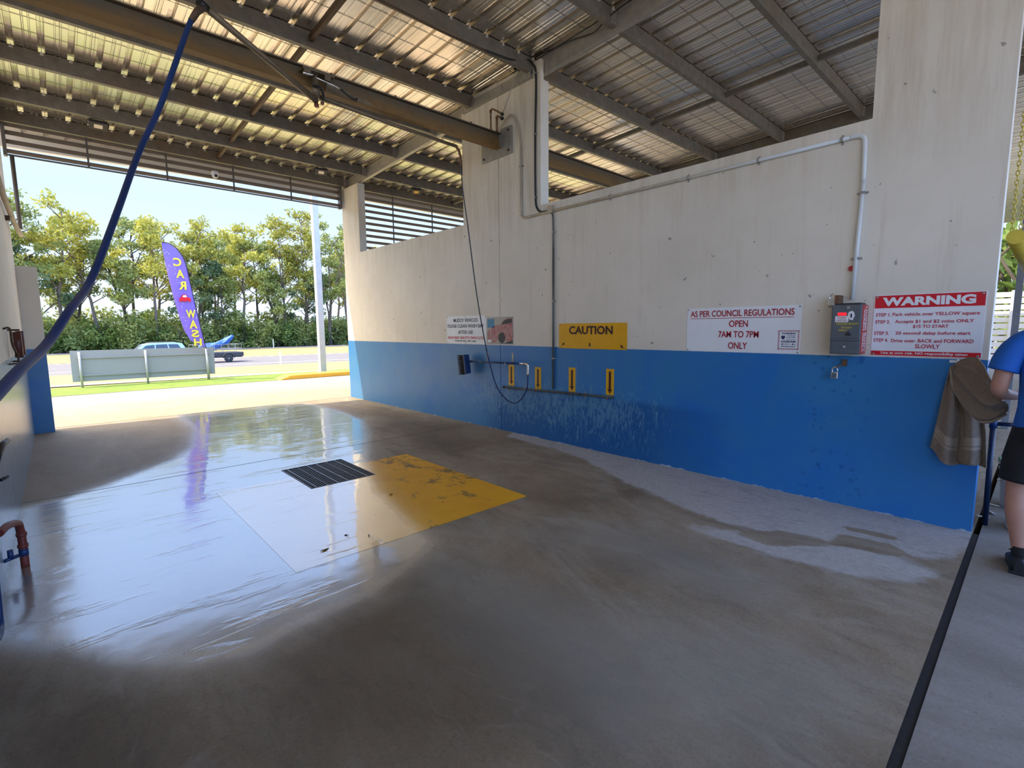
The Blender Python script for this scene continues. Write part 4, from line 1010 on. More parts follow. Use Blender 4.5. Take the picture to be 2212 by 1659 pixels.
pel = nd((PX, PYc, .94), (.11, .14)); 
sp1 = nd((PX + .005, PYc, 1.10), (.095, .095), pel); sp2 = nd((PX + .01, PYc, 1.27), (.10, .10), sp1); sp3 = nd((PX + .018, PYc, 1.39), (.085, .085), sp2)
nk = nd((PX + .03, PYc, 1.50), .058, sp3); nk2 = nd((PX + .045, PYc, 1.57), .055, nk)
h1 = nd((PX + .06, PYc, 1.63), .078, nk2); h2 = nd((PX + .06, PYc, 1.70), .088, h1); h3 = nd((PX + .05, PYc, 1.765), .066, h2)
# left arm (towards the towel), upper arm down, forearm forward and in
ls = nd((PX + .01, PYc + .165, 1.385), .050, sp3); lu = nd((PX - .02, PYc + .235, 1.27), .050, ls); le = nd((PX - .035, PYc + .262, 1.105), .043, lu)
lf = nd((PX + .09, PYc + .250, 1.065), .042, le); lf2 = nd((PX + .20, PYc + .205, 1.045), .032, lf); lw_ = nd((PX + .26, PYc + .18, 1.04), .026, lf2); lh = nd((PX + .32, PYc + .155, 1.035), (.036, .018), lw_)
rs = nd((PX + .01, PYc - .165, 1.385), .050, sp3); ru = nd((PX - .02, PYc - .225, 1.27), .050, rs); re = nd((PX - .03, PYc - .25, 1.12), .043, ru)
rf = nd((PX + .12, PYc - .20, 1.07), .042, re); rf2 = nd((PX + .22, PYc - .10, 1.05), .032, rf); rw = nd((PX + .27, PYc - .03, 1.045), .026, rf2); rh = nd((PX + .31, PYc + .03, 1.04), (.036, .018), rw)
for sgn, key in ((1, 'l'), (-1, 'r')):
    fx = 0 if sgn == 1 else .06
    a = nd((PX + fx * .3, PYc + sgn * .09, .86), .095, pel); b = nd((PX + fx * .5, PYc + sgn * .13, .70), .082, a); c = nd((PX + .0 + fx, PYc + sgn * .135, .50), .060, b)
    d_ = nd((PX - .025 + fx, PYc + sgn * .13, .37), .060, c); e_ = nd((PX - .02 + fx, PYc + sgn * .112, .22), .043, d_); f_ = nd((PX - .02 + fx, PYc + sgn * .095, .09), .034, e_); g_ = nd((PX + .04 + fx, PYc + sgn * .09, .045), .036, f_); nd((PX + .14 + fx, PYc + sgn * .09, .035), .03, g_)
# fingers and thumbs
for hb, wr, sg in ((lh, lw_, 1), (rh, rw, -1)):
    H = Vector(V[hb]); W_ = Vector(V[wr]); dr = (H - W_).normalized(); side = Vector((0, 0, 1)); nrm = dr.cross(side).normalized()
    for q in range(4):
        o_ = H + side * (.026 - .0175 * q) + dr * .01
        L_ = (.062, .072, .068, .054)[q]
        k1 = nd(tuple(o_ + dr * .018), .0092, hb); k2 = nd(tuple(o_ + dr * (.018 + L_ * .45) + nrm * .006), .0085, k1); nd(tuple(o_ + dr * (.018 + L_ * .75) + nrm * (.030)), .0078, k2)
    k1 = nd(tuple(W_ + dr * .022 + side * .030), .011, wr); k2 = nd(tuple(W_ + dr * .052 + side * .046 + nrm * .012), .0098, k1); nd(tuple(W_ + dr * .075 + side * .048 + nrm * .026), .0088, k2)
body = skin_obj('body', V, E, Rr, M['skin'], per)
# face
hc = Vector((PX + .06, PYc, 1.685))
MB().tube([hc + Vector((.082, 0, .025)), hc + Vector((.104, 0, -.012)), hc + Vector((.092, 0, -.022))], [.008, .014, .008], 8).build('nose', M['skin'], per)
for s_ in (1, -1):
    MB().lathe([(0, -.008), (.007, -.005), (.0095, 0), (.007, .005), (0, .008)], hc + Vector((.076, s_ * .031, .018)), 12).build('eye', M['white'], per)
    MB().lathe([(0, -.005), (.005, 0), (0, .004)], hc + Vector((.085, s_ * .031, .018)), 8).build('pupil', M['black'], per)
    MB().tube([hc + Vector((.082, s_ * .018, .036)), hc + Vector((.086, s_ * .032, .041)), hc + Vector((.078, s_ * .046, .036))], .0035, 6).build('eyebrow', M['hair'], per)
    MB().lathe([(0, -.03), (.012, -.02), (.016, .005), (.012, .028), (0, .034)], hc + Vector((-.005, s_ * .088, -.005)), 10).build('ear', M['skin'], per)
MB().tube([hc + Vector((.08, -.022, -.045)), hc + Vector((.087, 0, -.047)), hc + Vector((.08, .022, -.045))], .005, 6).build('mouth', M['pinkred'], per)
MB().lathe([(.088, .0), (.095, .02), (.093, .045), (.080, .075), (.05, .098), (0, .106)], (0, 0, 0), 24, M=Matrix.Translation(hc + Vector((-.022, 0, .004))) @ Matrix.Rotation(math.radians(-34), 4, 'Y')).build('hair', M['hair'], per)
# shirt: a shaped torso with sleeves that run into it
def rings(m, rg_, n=28):
    vs = []
    for (cx_, cy_, z, rx, ry) in rg_:
        for k in range(n):
            w = 2 * PI * k / n; c_, s_ = math.cos(w), math.sin(w)
            wr_ = 1 + .018 * math.sin(5 * w + z * 23) 
            vs.append((cx_ + rx * wr_ * abs(c_) ** .85 * (1 if c_ > 0 else -1), cy_ + ry * wr_ * abs(s_) ** .85 * (1 if s_ > 0 else -1), z))
    q = len(rg_)
    m.add(vs, [(i * n + k, i * n + (k + 1) % n, (i + 1) * n + (k + 1) % n, (i + 1) * n + k) for i in range(q - 1) for k in range(n)], True)
m = MB()
rings(m, [(PX, PYc, .885, .128, .182), (PX, PYc, .90, .132, .186), (PX + .002, PYc, 1.0, .127, .176), (PX + .006, PYc, 1.12, .125, .174), (PX + .012, PYc, 1.24, .132, .186), (PX + .018, PYc, 1.34, .130, .196), (PX + .018, PYc, 1.41, .112, .188), (PX + .018, PYc, 1.452, .090, .150), (PX + .022, PYc, 1.482, .068, .098), (PX + .026, PYc, 1.503, .056, .062)])
for sg, dy in ((1, .0), (-1, .012)):
    m.tube(smooth_pts([(PX + .018, PYc + sg * .10, 1.405), (PX + .012, PYc + sg * .165, 1.39), (PX - .008, PYc + sg * (.21 - dy), 1.335), (PX - .022, PYc + sg * (.235 - dy), 1.275), (PX - .03, PYc + sg * (.25 - dy), 1.215)], 5), [.062] * 3 + [.07] * 6 + [.073] * 8 + [.072] * 4, 20)
m.build('t_shirt', M['shirt'], per, fix=False)
m = MB()
rings(m, [(PX, PYc, .965, .120, .165), (PX, PYc, .93, .126, .172), (PX - .004, PYc, .86, .138, .184), (PX, PYc, .80, .134, .182), (PX + .005, PYc, .76, .10, .15)])
for sgn in (1, -1):
    fx = 0 if sgn == 1 else .06
    m.tube(smooth_pts([(PX + fx * .2, PYc + sgn * .085, .86), (PX + fx * .4, PYc + sgn * .10, .76), (PX + fx * .6, PYc + sgn * .118, .65), (PX + fx * .8, PYc + sgn * .125, .555)], 5), [.098] * 5 + [.103] * 5 + [.101] * 6, 22)
m.build('shorts', M['shorts'], per, fix=False)
for sgn in (1, -1):
    fx = 0 if sgn == 1 else .06
    bx, by = PX - .02 + fx, PYc + sgn * .092
    MB().lathe([(.040, .06), (.043, .1), (.044, .155), (.039, .155)], (bx, by, 0), 20).build('sock', M['shorts'], per)
    m = MB()
    def shoe(u, v, bx=bx, by=by, sgn=sgn):
        x_ = -.085 + .285 * v
        wv = .032 + .020 * math.sin(min(1, v * 1.1) * PI * .62) - (.022 if v > .96 else 0) - (.012 if v < .03 else 0)
        hh = (.105 if v < .38 else lerp(.105, .045, min(1, (v - .38) / .45))) - (.02 if v > .95 else 0) - (.01 if v < .02 else 0)
        w = u * 2 * PI
        yy = math.cos(w) * wv; zz = max(0.0, .5 * hh + math.sin(w) * .56 * hh)
        return (bx + x_, by + yy + sgn * .02 * v, min(zz, hh))
    m.grid(shoe, 24, 20)
    k = len(m.v); m.f += [tuple(range(24))[::-1], tuple(range(k - 25, k - 1))]; m.sm += [False, False]
    sh = m.build('shoe', M['shoe'], per)
    MB().prism([(bx - .088 + .0, by - .04), (bx + .02, by - .046), (bx + .12, by - .052 + sgn * .01), (bx + .195, by - .03 + sgn * .02), (bx + .203, by + sgn * .02), (bx + .195, by + .035 + sgn * .02), (bx + .12, by + .055 + sgn * .01), (bx + .02, by + .046), (bx - .088, by + .04)], 2, 0, .02).build('sole', M['black'], sh, bevel=.004)
    MB().tube(smooth_pts([(bx + .04, by - .03, .10), (bx + .02, by - .055, .11), (bx + .0, by - .04, .125), (bx + .045, by, .108), (bx + .02, by + .05, .115), (bx + .06, by + .02, .098)]), .0035, 6).build('laces', M['shorts'], sh)

# ------------------------------------------------------------------ fallen leaves
for i, (x, y, a) in enumerate(((1.23, 3.24, .3), (1.56, 3.25, 1.2), (2.12, 3.94, .2), (2.35, 3.45, .8), (1.52, 8.85, 1.4), (1.44, 3.36, 2.0))):
    L_ = .020 if i != 0 else .034
    m = MB(); m.grid(lambda u, v, L_=L_: ((v - .5) * 2 * L_, (u - .5) * .5 * L_ * math.sin(PI * min(.98, max(.02, v))), .004 + .006 * math.sin(v * 3 + u * 2)), 4, 10)
    ca, sa = math.cos(a), math.sin(a)
    m.v = [(x + p[0] * ca - p[1] * sa, y + p[0] * sa + p[1] * ca, p[2]) for p in m.v]
    m.build('fallen_leaf', M['leaf_litter'], solid=.001, fix=False, cat='leaf', group='fallen leaves', label='small dark fallen leaf %s' % ('at the front corner of the yellow square', 'on the yellow square beside two others', 'on the yellow square just right of the drain grate', 'on the right half of the yellow square', 'on the wet floor near the opening to the road', 'on the yellow square left of centre')[i])

# ------------------------------------------------------------------ outside: ground strips
SK = .07
def gz(y):                                   # fall of the land towards the road
    if y <= 17.7: return 0
    if y <= 40: return -1.16 * (y - 17.7) / 22.3
    return -1.16
def strip(name, y0, y1, mt, label, sk0=SK, sk1=SK, dz=0, kind='structure', n=1):
    m = MB(); xs_ = np.linspace(-60, 110, 18)
    ys_ = np.linspace(y0, y1, max(2, int(n) + 1))
    V_ = []
    for j, yy in enumerate(ys_):
        s_ = sk0 + (sk1 - sk0) * j / (len(ys_) - 1)
        for xx in xs_: V_.append((xx, yy - s_ * xx * (1 if yy > 17.4 else 0), gz(yy) + dz))
    F_ = [(j * 18 + i, j * 18 + i + 1, (j + 1) * 18 + i + 1, (j + 1) * 18 + i) for j in range(len(ys_) - 1) for i in range(17)]
    m.add(V_, F_); return m.build(name, mt, kind=kind, label=label, fix=False)
MB().box(-60, 110, -60, 15.47, -.32, -.26).build('ground', M['walk'], kind='structure', label='ground around the wash building')
strip('lawn', 15.47, 17.7, M['lawn'], 'strip of mown green lawn beyond the driveway', 0, 0, .012)
strip('footpath', 18.6, 20.2, M['path'], 'pale footpath beyond the lawn', dz=.02)
strip('verge', 17.4, 41.2, M['drygrass'], 'dry grass verge beside the road', 0, SK, 0, n=12)
strip('road', 41.0, 56.0, M['asphalt'], 'asphalt road', dz=.005)
strip('median', 55.5, 82.0, M['drygrass'], 'dry grass median beyond the road', dz=.02)
strip('far_road', 76.0, 81.0, M['asphalt'], 'narrow far carriageway in front of the trees', dz=.05)
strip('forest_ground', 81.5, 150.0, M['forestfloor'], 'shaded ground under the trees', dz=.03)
strip('trim_5', 43.0, 43.25, M['whiteline'], 'near white edge line of the road', dz=.02)
strip('trim_6', 54.3, 54.6, M['whiteline'], 'far white edge line of the road', dz=.02)
# yellow kerb and light pole
m = MB(); m.prism([(4.78, 0), (5.12, .13), (7.7, .13), (7.95, 0)], 1, 15.42, 15.95); m.build('yellow_kerb', M['kerb'], label='yellow painted kerb block at the foot of the light pole', cat='kerb', bevel=.02)
t = thing('light_pole', 'tall square galvanised light pole standing behind the yellow kerb', 'pole', (6.76, 17.1, 0))
MB().box(6.665, 6.865, 17.0, 17.2, 0, 9).build('shaft', M['pole'], t, bevel=.01)
MB().box(6.58, 6.95, 16.92, 17.28, .012, .03).build('base_plate', M['steel'], t)
MB().box(6.70, 6.83, 15.6, 17.1, 8.85, 8.97).build('lamp_arm', M['steel'], t)
# billboard back
t = thing('roadside_sign', 'long low grey sign seen from the back on three posts', 'sign', (1.9, 17.4, 0))
MB().prism([(.238, .165), (3.545, .165), (3.56, .99), (.238, .995)], 1, 17.42, 17.45).build('panel', M['panelback'], t)
for z in (.33, .80): MB().box(.36, 3.42, 17.385, 17.42, z - .018, z + .018).build('rail', M['panelback'], t)
for xp, zt in ((.42, .96), (1.84, .955), (3.34, .95)):
    MB().tube([(xp, 17.36, 0), (xp, 17.36, zt)], .028, 12).build('post', M['pole'], t)
# feather flag
t = thing('feather_flag', 'purple feather flag lettered CAR WASH in yellow, seen from behind', 'flag', (3.3, 17.2, 0))
def flagmat():
    n = NT('purple_flag_cloth')
    n.set('Base Color', n.mix(n.step(n.noise(1.2, 3, .5), .3, .7), (.17, .12, .52), (.25, .13, .55)))
    v = n.new('ShaderNodeTexVoronoi'); v.inputs['Scale'].default_value = 14; n.L(n.pos, v.inputs[0])
    drop = n.math('MULTIPLY', n.step(v.outputs['Distance'], .26, .18), n.step(n.noise(6, 2, .5), .5, .56))
    n.set('Base Color', n.mix(n.math('MULTIPLY', drop, .6), n.mix(n.step(n.noise(1.2, 3, .5), .3, .7), (.17, .13, .55), (.27, .14, .56)), (.55, .55, .85)))
    n.set('Roughness', .6); return n.m
FR = [(2.44, 3.985), (2.62, 3.95), (2.78, 3.82), (2.90, 3.62), (2.97, 3.37), (3.01, 3.05), (3.06, 2.65), (3.12, 2.2), (3.18, 1.75), (3.24, 1.35), (3.295, .98)]
FL = [(2.43, 3.975), (2.44, 3.75), (2.465, 3.5), (2.495, 3.2), (2.53, 2.9), (2.58, 2.55), (2.64, 2.2), (2.71, 1.85), (2.79, 1.52), (2.93, 1.2), (3.26, .985)]
def flag(u, v):
    a = pline([(p, 17.2, q) for p, q in FL], v); b = pline([(p, 17.2, q) for p, q in FR], v); p = a.lerp(b, u)
    p.y += .03 * math.sin(v * 9 + u * 2) * (1 - u); return tuple(p)
MB().grid(flag, 12, 60).build('cloth', flagmat(), t, solid=.004, fix=False)
MB().tube(smooth_pts([(3.34, 17.2, 0), (3.325, 17.2, .8), (3.29, 17.2, 1.1), (3.13, 17.2, 2.2), (3.02, 17.2, 3.05), (2.98, 17.2, 3.37), (2.91, 17.2, 3.63), (2.79, 17.2, 3.83), (2.62, 17.2, 3.965), (2.43, 17.2, 3.99)]), .011, 8).build('pole', M['black'], t)
MB().tube([(3.325, 17.12, .02), (3.325, 17.15, .5), (3.305, 17.17, .95)], .018, 8).build('base_spike', M['steel'], t)
M['flagyellow'] = mat('flag_yellow_letter', (.80, .66, .05), .5, var=.05)
for ch, x_, z_, h_, w_ in (('C', 2.755, 3.46, .24, .20), ('A', 2.80, 3.13, .24, .20), ('R', 2.835, 2.80, .24, .19), ('W', 2.985, 1.985, .24, .24), ('A', 3.025, 1.68, .24, .20), ('S', 3.055, 1.41, .22, .19), ('H', 3.105, 1.15, .22, .20)):
    lettering(ch, (x_, 17.16, z_), (-1, 0, .0), (0, 0, 1), w_, h_, M['flagyellow'], t, bold=.035, depth=.004)
# small red car emblem on the flag
MB().prism([(2.72 + a * .30, 2.33 + b * .22) for a, b in ((0, .1), (.06, .5), (.2, .62), (.32, .95), (.6, .98), (.75, .6), (.95, .5), (1, .15), (.85, 0), (.7, .18), (.45, .05), (.25, .15), (.12, 0))], 1, 17.150, 17.158).build('car_emblem', M['red'], t)
MB().prism([(2.72 + a * .30, 2.33 + b * .22) for a, b in ((.30, .62), (.38, .86), (.58, .88), (.66, .6))], 1, 17.146, 17.150).build('car_emblem_window', M['signwhite'], t)
# guide posts
for (px_g, yg, hg, lab) in ((12.7, 40.3, 1.0, 'white guide post on the near edge of the road'), (23.4, 77.0, 1.3, 'white guide post on the far side behind the trailer')):
    MB().box(px_g - .05, px_g + .05, yg - .02, yg + .02, gz(yg) - .1, gz(yg) + hg).build('guide_post', M['white'], label=lab, cat='post')

# ------------------------------------------------------------------ wagon and trailer
def wheel(m, x, y, z, r, w):
    R_ = Matrix.Translation((x, y, z)) @ Matrix.Rotation(PI / 2, 4, 'X')
    m.lathe([(r * .6, -w / 2), (r * .95, -w / 2), (r, -w * .35), (r, w * .35), (r * .95, w / 2), (r * .6, w / 2)], (0, 0, 0), 24, M=R_)
def rim(m, x, y, z, r, w):
    R_ = Matrix.Translation((x, y, z)) @ Matrix.Rotation(PI / 2, 4, 'X')
    m.lathe([(r * .62, -w / 2), (r * .62, w / 2 - .02), (r * .5, w / 2 - .05), (r * .2, w / 2 - .02), (0, w / 2)], (0, 0, 0), 20, M=R_)
GY = 47.; GZ = -1.155
cx0 = 3.05                                   # front bumper x
t = thing('station_wagon', 'silver blue station wagon on the road behind the grey sign', 'car', (5.3, GY, GZ))
y0, y1 = GY - .9, GY + .9
lower = [(0, .35), (.05, .62), (.35, .82), (1.15, .95), (4.55, 1.0), (4.68, .7), (4.68, .35), (4.2, .28), (.5, .28)]
m = MB(); m.prism([(cx0 + a, GZ + b) for a, b in lower], 1, y0, y1, smooth=False)
roof = [(.95, .94), (1.75, 1.62), (2.2, 1.72), (3.9, 1.74), (4.25, 1.66), (4.62, .98)]
n_ = len(roof); a0 = [(cx0 + a, y0 + .02 + max(0, b - .94) * .16, GZ + b) for a, b in roof]; a1 = [(cx0 + a, y1 - .02 - max(0, b - .94) * .16, GZ + b) for a, b in roof]
m.add(a0 + a1, [tuple(range(n_))[::-1], tuple(range(n_, 2 * n_))] + [(q, (q + 1) % n_, n_ + (q + 1) % n_, n_ + q) for q in range(n_)])
m.build('body', M['carpaint'], t, bevel=.03)
def win(P):
    m_ = MB(); P2 = [(cx0 + a, y0 + .005 + max(0, b - .94) * .16, GZ + b) for a, b in P]; P3 = [(p[0], p[1] + .03, p[2]) for p in P2]; k_ = len(P)
    m_.add(P2 + P3, [tuple(range(k_)), tuple(range(k_, 2 * k_))[::-1]] + [(q, (q + 1) % k_, k_ + (q + 1) % k_, k_ + q) for q in range(k_)]); return m_
for P in ([(1.35, 1.04), (1.92, 1.54), (2.45, 1.60), (2.45, 1.04)], [(2.52, 1.04), (2.52, 1.60), (3.25, 1.62), (3.35, 1.06)], [(3.42, 1.06), (3.32, 1.62), (3.95, 1.60), (4.25, 1.10)]):
    win(P).build('side_window', M['glass'], t)
MB().add([(cx0 + 1.02, y0 + .12, GZ + 1.02), (cx0 + 1.72, y0 + .2, GZ + 1.61), (cx0 + 1.72, y1 - .2, GZ + 1.61), (cx0 + 1.02, y1 - .12, GZ + 1.02)], [(0, 1, 2, 3)]).build('windscreen', M['glass'], t, solid=.02)
for xx in (.9, 3.75):
    for yy in (y0 + .08, y1 - .08):
        m = MB(); wheel(m, cx0 + xx, yy, GZ + .33, .33, .2); w_ = m.build('wheel', M['tyre'], t)
        m = MB(); rim(m, cx0 + xx, yy, GZ + .33, .33, .21); m.build('rim', M['steel'], w_)
for yy in (y0 + .12, y1 - .12): MB().tube([(cx0 + 2.1, yy, GZ + 1.73), (cx0 + 2.2, yy, GZ + 1.78), (cx0 + 3.8, yy, GZ + 1.79), (cx0 + 3.9, yy, GZ + 1.74)], .02, 8).build('roof_rail', M['dark'], t)
t = thing('box_trailer', 'dark box trailer with a pale mesh cage behind the station wagon', 'trailer', (10.0, GY, GZ))
tx0, tx1 = 8.0, 11.6
MB().box(tx0, tx1, y0, y1, GZ + .48, GZ + .82).box(tx0 + .1, tx1 - .1, y0 + .05, y1 - .05, GZ + .40, GZ + .48).build('tray', M['dark'], t, bevel=.01)
m = MB()
for z in (.82, 1.15, 1.5):
    for yy in (y0 + .02, y1 - .02): m.box(tx0, tx1 - .15, yy - .015, yy + .015, GZ + z - .015, GZ + z + .015)
    for xx in (tx0, tx1 - .15): m.box(xx - .015, xx + .015, y0, y1, GZ + z - .015, GZ + z + .015)
for i in range(8):
    xx = lerp(tx0, tx1 - .15, i / 7)
    for yy in (y0 + .02, y1 - .02): m.box(xx - .012, xx + .012, yy - .012, yy + .012, GZ + .82, GZ + 1.5)
for i in range(24):
    xx = lerp(tx0, tx1 - .15, i / 23); m.box(xx - .004, xx + .004, y0 + .015, y0 + .022, GZ + .82, GZ + 1.5)
m.build('cage', M['steel'], t)
m = MB(); wheel(m, 10.45, y0 + .02, GZ + .32, .32, .2); w_ = m.build('wheel', M['tyre'], t)
m = MB(); rim(m, 10.45, y0 + .02, GZ + .32, .34, .22); m.build('rim', M['white'], w_)
m = MB(); m.tube([(10.45 + .42 * math.cos(a), y0 - .05, GZ + .38 + .40 * math.sin(a)) for a in [PI * i / 10 for i in range(11)]], .05, 6); m.build('mudguard', M['dark'], t)
MB().box(tx0 - 1.0, tx0 + .1, GY - .05, GY + .05, GZ + .42, GZ + .5).build('drawbar', M['dark'], t)
m = MB(); rt = random.Random(4)
def load(u, v):
    a = u * 2 * PI; x_ = 8.55 + 2.55 * v; z_ = GZ + 1.05 + 1.0 * v * v + .1
    r_ = (.42 - .22 * v) * (.25 if v < .02 or v > .98 else 1)
    return (x_ + .05 * math.sin(a * 5), GY + math.cos(a) * r_ * 1.3, z_ + math.sin(a) * r_ + .05 * math.sin(a * 3 + v * 14))
m.grid(load, 24, 24); m.build('tarp_load', M['tarp'], label='blue and white tarpaulin covered load rising out of the trailer cage', cat='tarpaulin')

# ------------------------------------------------------------------ trees
def leafmat(name, c1, c2, tr=.35):
    n = NT(name)
    oi = n.new('ShaderNodeObjectInfo'); r_ = n.attr('tone')
    c = n.mix(r_, c1, c2)
    c = n.mix(n.math('MULTIPLY', oi.outputs['Random'], .35), c, tuple(x * .6 for x in c1))
    n.set('Base Color', c); n.set('Roughness', .6)
    tb = n.new('ShaderNodeBsdfTranslucent'); n.L(c, tb.inputs['Color'])
    ms = n.new('ShaderNodeMixShader'); ms.inputs[0].default_value = tr
    out = n.t.nodes['Material Output']; n.L(n.b.outputs[0], ms.inputs[1]); n.L(tb.outputs[0], ms.inputs[2]); n.L(ms.outputs[0], out.inputs['Surface'])
    return n.m
LM = [leafmat('gum_leaves', (.24, .28, .05), (.55, .50, .08)), leafmat('olive_leaves', (.16, .23, .06), (.38, .40, .10)), leafmat('dark_leaves', (.06, .12, .05), (.16, .22, .09)), leafmat('bush_leaves', (.10, .17, .04), (.26, .34, .06))]
def leaf_mesh(name, clusters, per_c, size, seed, lm, sq=.75):
    rg = np.random.default_rng(seed); V_ = []; T_ = []
    for (cx_, cy_, cz_, rad) in clusters:
        k = int(per_c * (rad / .9) ** 1.6); 
        d_ = rg.normal(size=(k, 3)); d_ /= np.linalg.norm(d_, axis=1)[:, None]
        r_ = rad * rg.random(k) ** .45
        P = np.array([cx_, cy_, cz_]) + d_ * r_[:, None] * np.array([1, 1, sq])
        a = rg.normal(size=(k, 3)); a /= np.linalg.norm(a, axis=1)[:, None]
        b = np.cross(a, rg.normal(size=(k, 3))); b /= np.linalg.norm(b, axis=1)[:, None]
        s_ = size * (.6 + .8 * rg.random(k))[:, None]
        Q = np.stack([P - a * s_, P - b * s_ * .38, P + a * s_, P + b * s_ * .38], 1)
        V_.append(Q.reshape(-1, 3)); T_.append(np.repeat(rg.random(k) * .6 + rg.random() * .4, 4))
    V_ = np.concatenate(V_); T_ = np.concatenate(T_); n_ = len(V_) // 4
    me = bpy.data.meshes.new(name); me.from_pydata(V_.tolist(), [], [tuple(range(4 * i, 4 * i + 4)) for i in range(n_)])
    at = me.attributes.new('tone', 'FLOAT', 'POINT'); at.data.foreach_set('value', T_.astype(np.float32)); me.materials.append(lm)
    return me
def tree_proto(seed, H, spread, crown0, lm, bark, trunks=1, nlimb=11, per=52, crad=1.25, size=.27, flat=.75, lean=.6):
    rg = random.Random(seed); m = MB(); cl = []
    for tk in range(trunks):
        la = rg.uniform(0, 6.28); ln = rg.uniform(.1, lean) * (1 + trunks * .8)
        top = H * rg.uniform(.82, .95)
        pts = [Vector((tk * .3 * math.cos(la) * .5, tk * .3 * math.sin(la) * .5, -.3))]
        for i in range(1, 8):
            f = i / 7; pts.append(Vector((math.cos(la) * ln * f * f * 2 + rg.uniform(-.18, .18) * f * 2, math.sin(la) * ln * f * f * 2 + rg.uniform(-.18, .18) * f * 2, top * f)))
        r0 = .24 if trunks == 1 else .17
        m.tube(pts, [r0 * (1 - .8 * i / 7) for i in range(8)], 7)
        nl = nlimb if trunks == 1 else nlimb // trunks + 2
        for k in range(nl):
            f = lerp(crown0, .97, (k + rg.random()) / nl); idx = f * 7; i = int(idx); p = pts[min(i, 6)].lerp(pts[min(i + 1, 7)], idx - i)
            an = rg.uniform(0, 6.28) + k * 2.4; L_ = spread * rg.uniform(.55, 1.0) * (1.15 - .75 * max(0, (f - .6) / .4))
            e = p + Vector((math.cos(an) * L_, math.sin(an) * L_, L_ * rg.uniform(.35, .95)))
            e.z = min(e.z, H); mid = p.lerp(e, .5) + Vector((0, 0, .12 * L_))
            m.tube([p, mid, e], [.075, .05, .018], 5)
            for q in range(3):
                b_ = mid.lerp(e, rg.uniform(.1, .9)) + Vector((rg.uniform(-1, 1), rg.uniform(-1, 1), rg.uniform(.0, .9))) * (crad * .95)
                m.tube([mid.lerp(e, .4), b_], [.03, .01], 4)
                cl.append((b_.x, b_.y, min(b_.z, H), crad * rg.uniform(.6, 1.05)))
            cl.append((e.x, e.y, e.z, crad * rg.uniform(.7, 1.1)))
    t_ = MB.build(m, 'trunk', bark, None, fix=False)
    lv = leaf_mesh('crown', cl, per, size, seed, lm, flat)
    return t_.data, lv, t_
tp = []
specs = [(1, 18, 3.6, .34, LM[0], M['trunk'], 1), (2, 19.5, 4.6, .38, LM[0], M['trunk'], 1), (3, 16, 3.2, .28, LM[1], M['trunkdark'], 1), (4, 19.5, 4.0, .28, LM[1], M['trunk'], 3), (5, 21.5, 3.6, .30, LM[0], M['trunk'], 2), (6, 14, 3.2, .22, LM[2], M['trunkdark'], 1), (7, 19, 4.0, .38, LM[1], M['trunkdark'], 1)]
for (sd, H, sp, c0, lm, bk, tr) in specs:
    a, b, o = tree_proto(sd, H, sp, c0, lm, bk, tr, nlimb=17, per=44, lean=1.0, size=.25, crad=1.05); tp.append((a, b)); bpy.data.objects.remove(o)
def place_tree(k, x, y, s, rz_, label, group='trees beyond the road'):
    t_ = thing('gum_tree', label, 'tree', (x, y, gz(min(y, 60))), group); t_.rotation_euler.z = rz_; t_.scale = (s, s, s)
    for nm, me in (('trunk', tp[k][0]), ('crown', tp[k][1])):
        link(bpy.data.objects.new(nm, me), t_)
kinds = ['tall gum tree with a yellow green crown', 'large spreading gum tree with a yellow green crown', 'olive green gum tree with a dark trunk', 'gum tree with three pale stems', 'tall twin stemmed gum tree', 'small dark green tree', 'tall olive gum tree with a high crown']
rows = [  # kind, x, y, scale, where
    (6, -2.6, 82, 1.03, 'at the left edge of the tree line'), (0, .6, 84, 1.03, 'left of the blue hose'), (5, -1.0, 83, 1.15, 'low at the far left beside the wall'),
    (1, 4.3, 85, .97, 'behind the blue hose'), (2, 7.2, 83, .98, 'left of the feather flag'), (1, 10.4, 84, 1.00, 'largest left of the feather flag'), (0, 13.6, 84, 1.00, 'above the feather flag'),
    (6, 16.4, 86, .93, 'right of the feather flag'), (2, 18.2, 83, .72, 'short, right of the feather flag'), (5, 14.8, 82, .95, 'behind the lower end of the feather flag'),
    (0, 21.4, 84, 1.03, 'straight trunk, right of middle'), (6, 24.0, 86, .93, 'left of the light pole'), (4, 27.6, 84, 1.02, 'just left of the light pole'),
    (4, 31.0, 84, 1.06, 'behind the light pole'), (3, 34.4, 83, 1.05, 'right of the light pole with spreading stems'), (3, 38.5, 85, 1.05, 'beside the end of the right wall'),
    (2, 25.6, 82, .80, 'short, left of the light pole'), (5, 29.6, 82, .85, 'dark and short beside the light pole'), (1, 43, 86, 1.0, 'hidden partly by the right wall'), (0, 49, 86, 1.05, 'seen through the louvre screen'),
    (2, 2.4, 88, .95, 'in the second row behind the blue hose'), (6, 8.8, 92, 1.05, 'in the second row left of the flag'), (0, 12, 94, 1.08, 'in the back row behind the flag'), (4, 19.4, 92, 1.0, 'in the back row behind the trailer'), (6, 23, 95, 1.02, 'in the back row right of the trailer'), (2, 35, 94, 1.1, 'in the back row right of the pole'), (0, 41, 95, 1.05, 'in the back row near the right wall'), (1, -8, 86, 1.0, 'beyond the left wall'), (1, 56, 88, 1.05, 'far right behind the louvre screen')]
rgt = random.Random(21)
for (k, x, y, s, wh) in rows: place_tree(k, x, y, s, rgt.uniform(0, 6.28), kinds[k] + ', ' + wh)
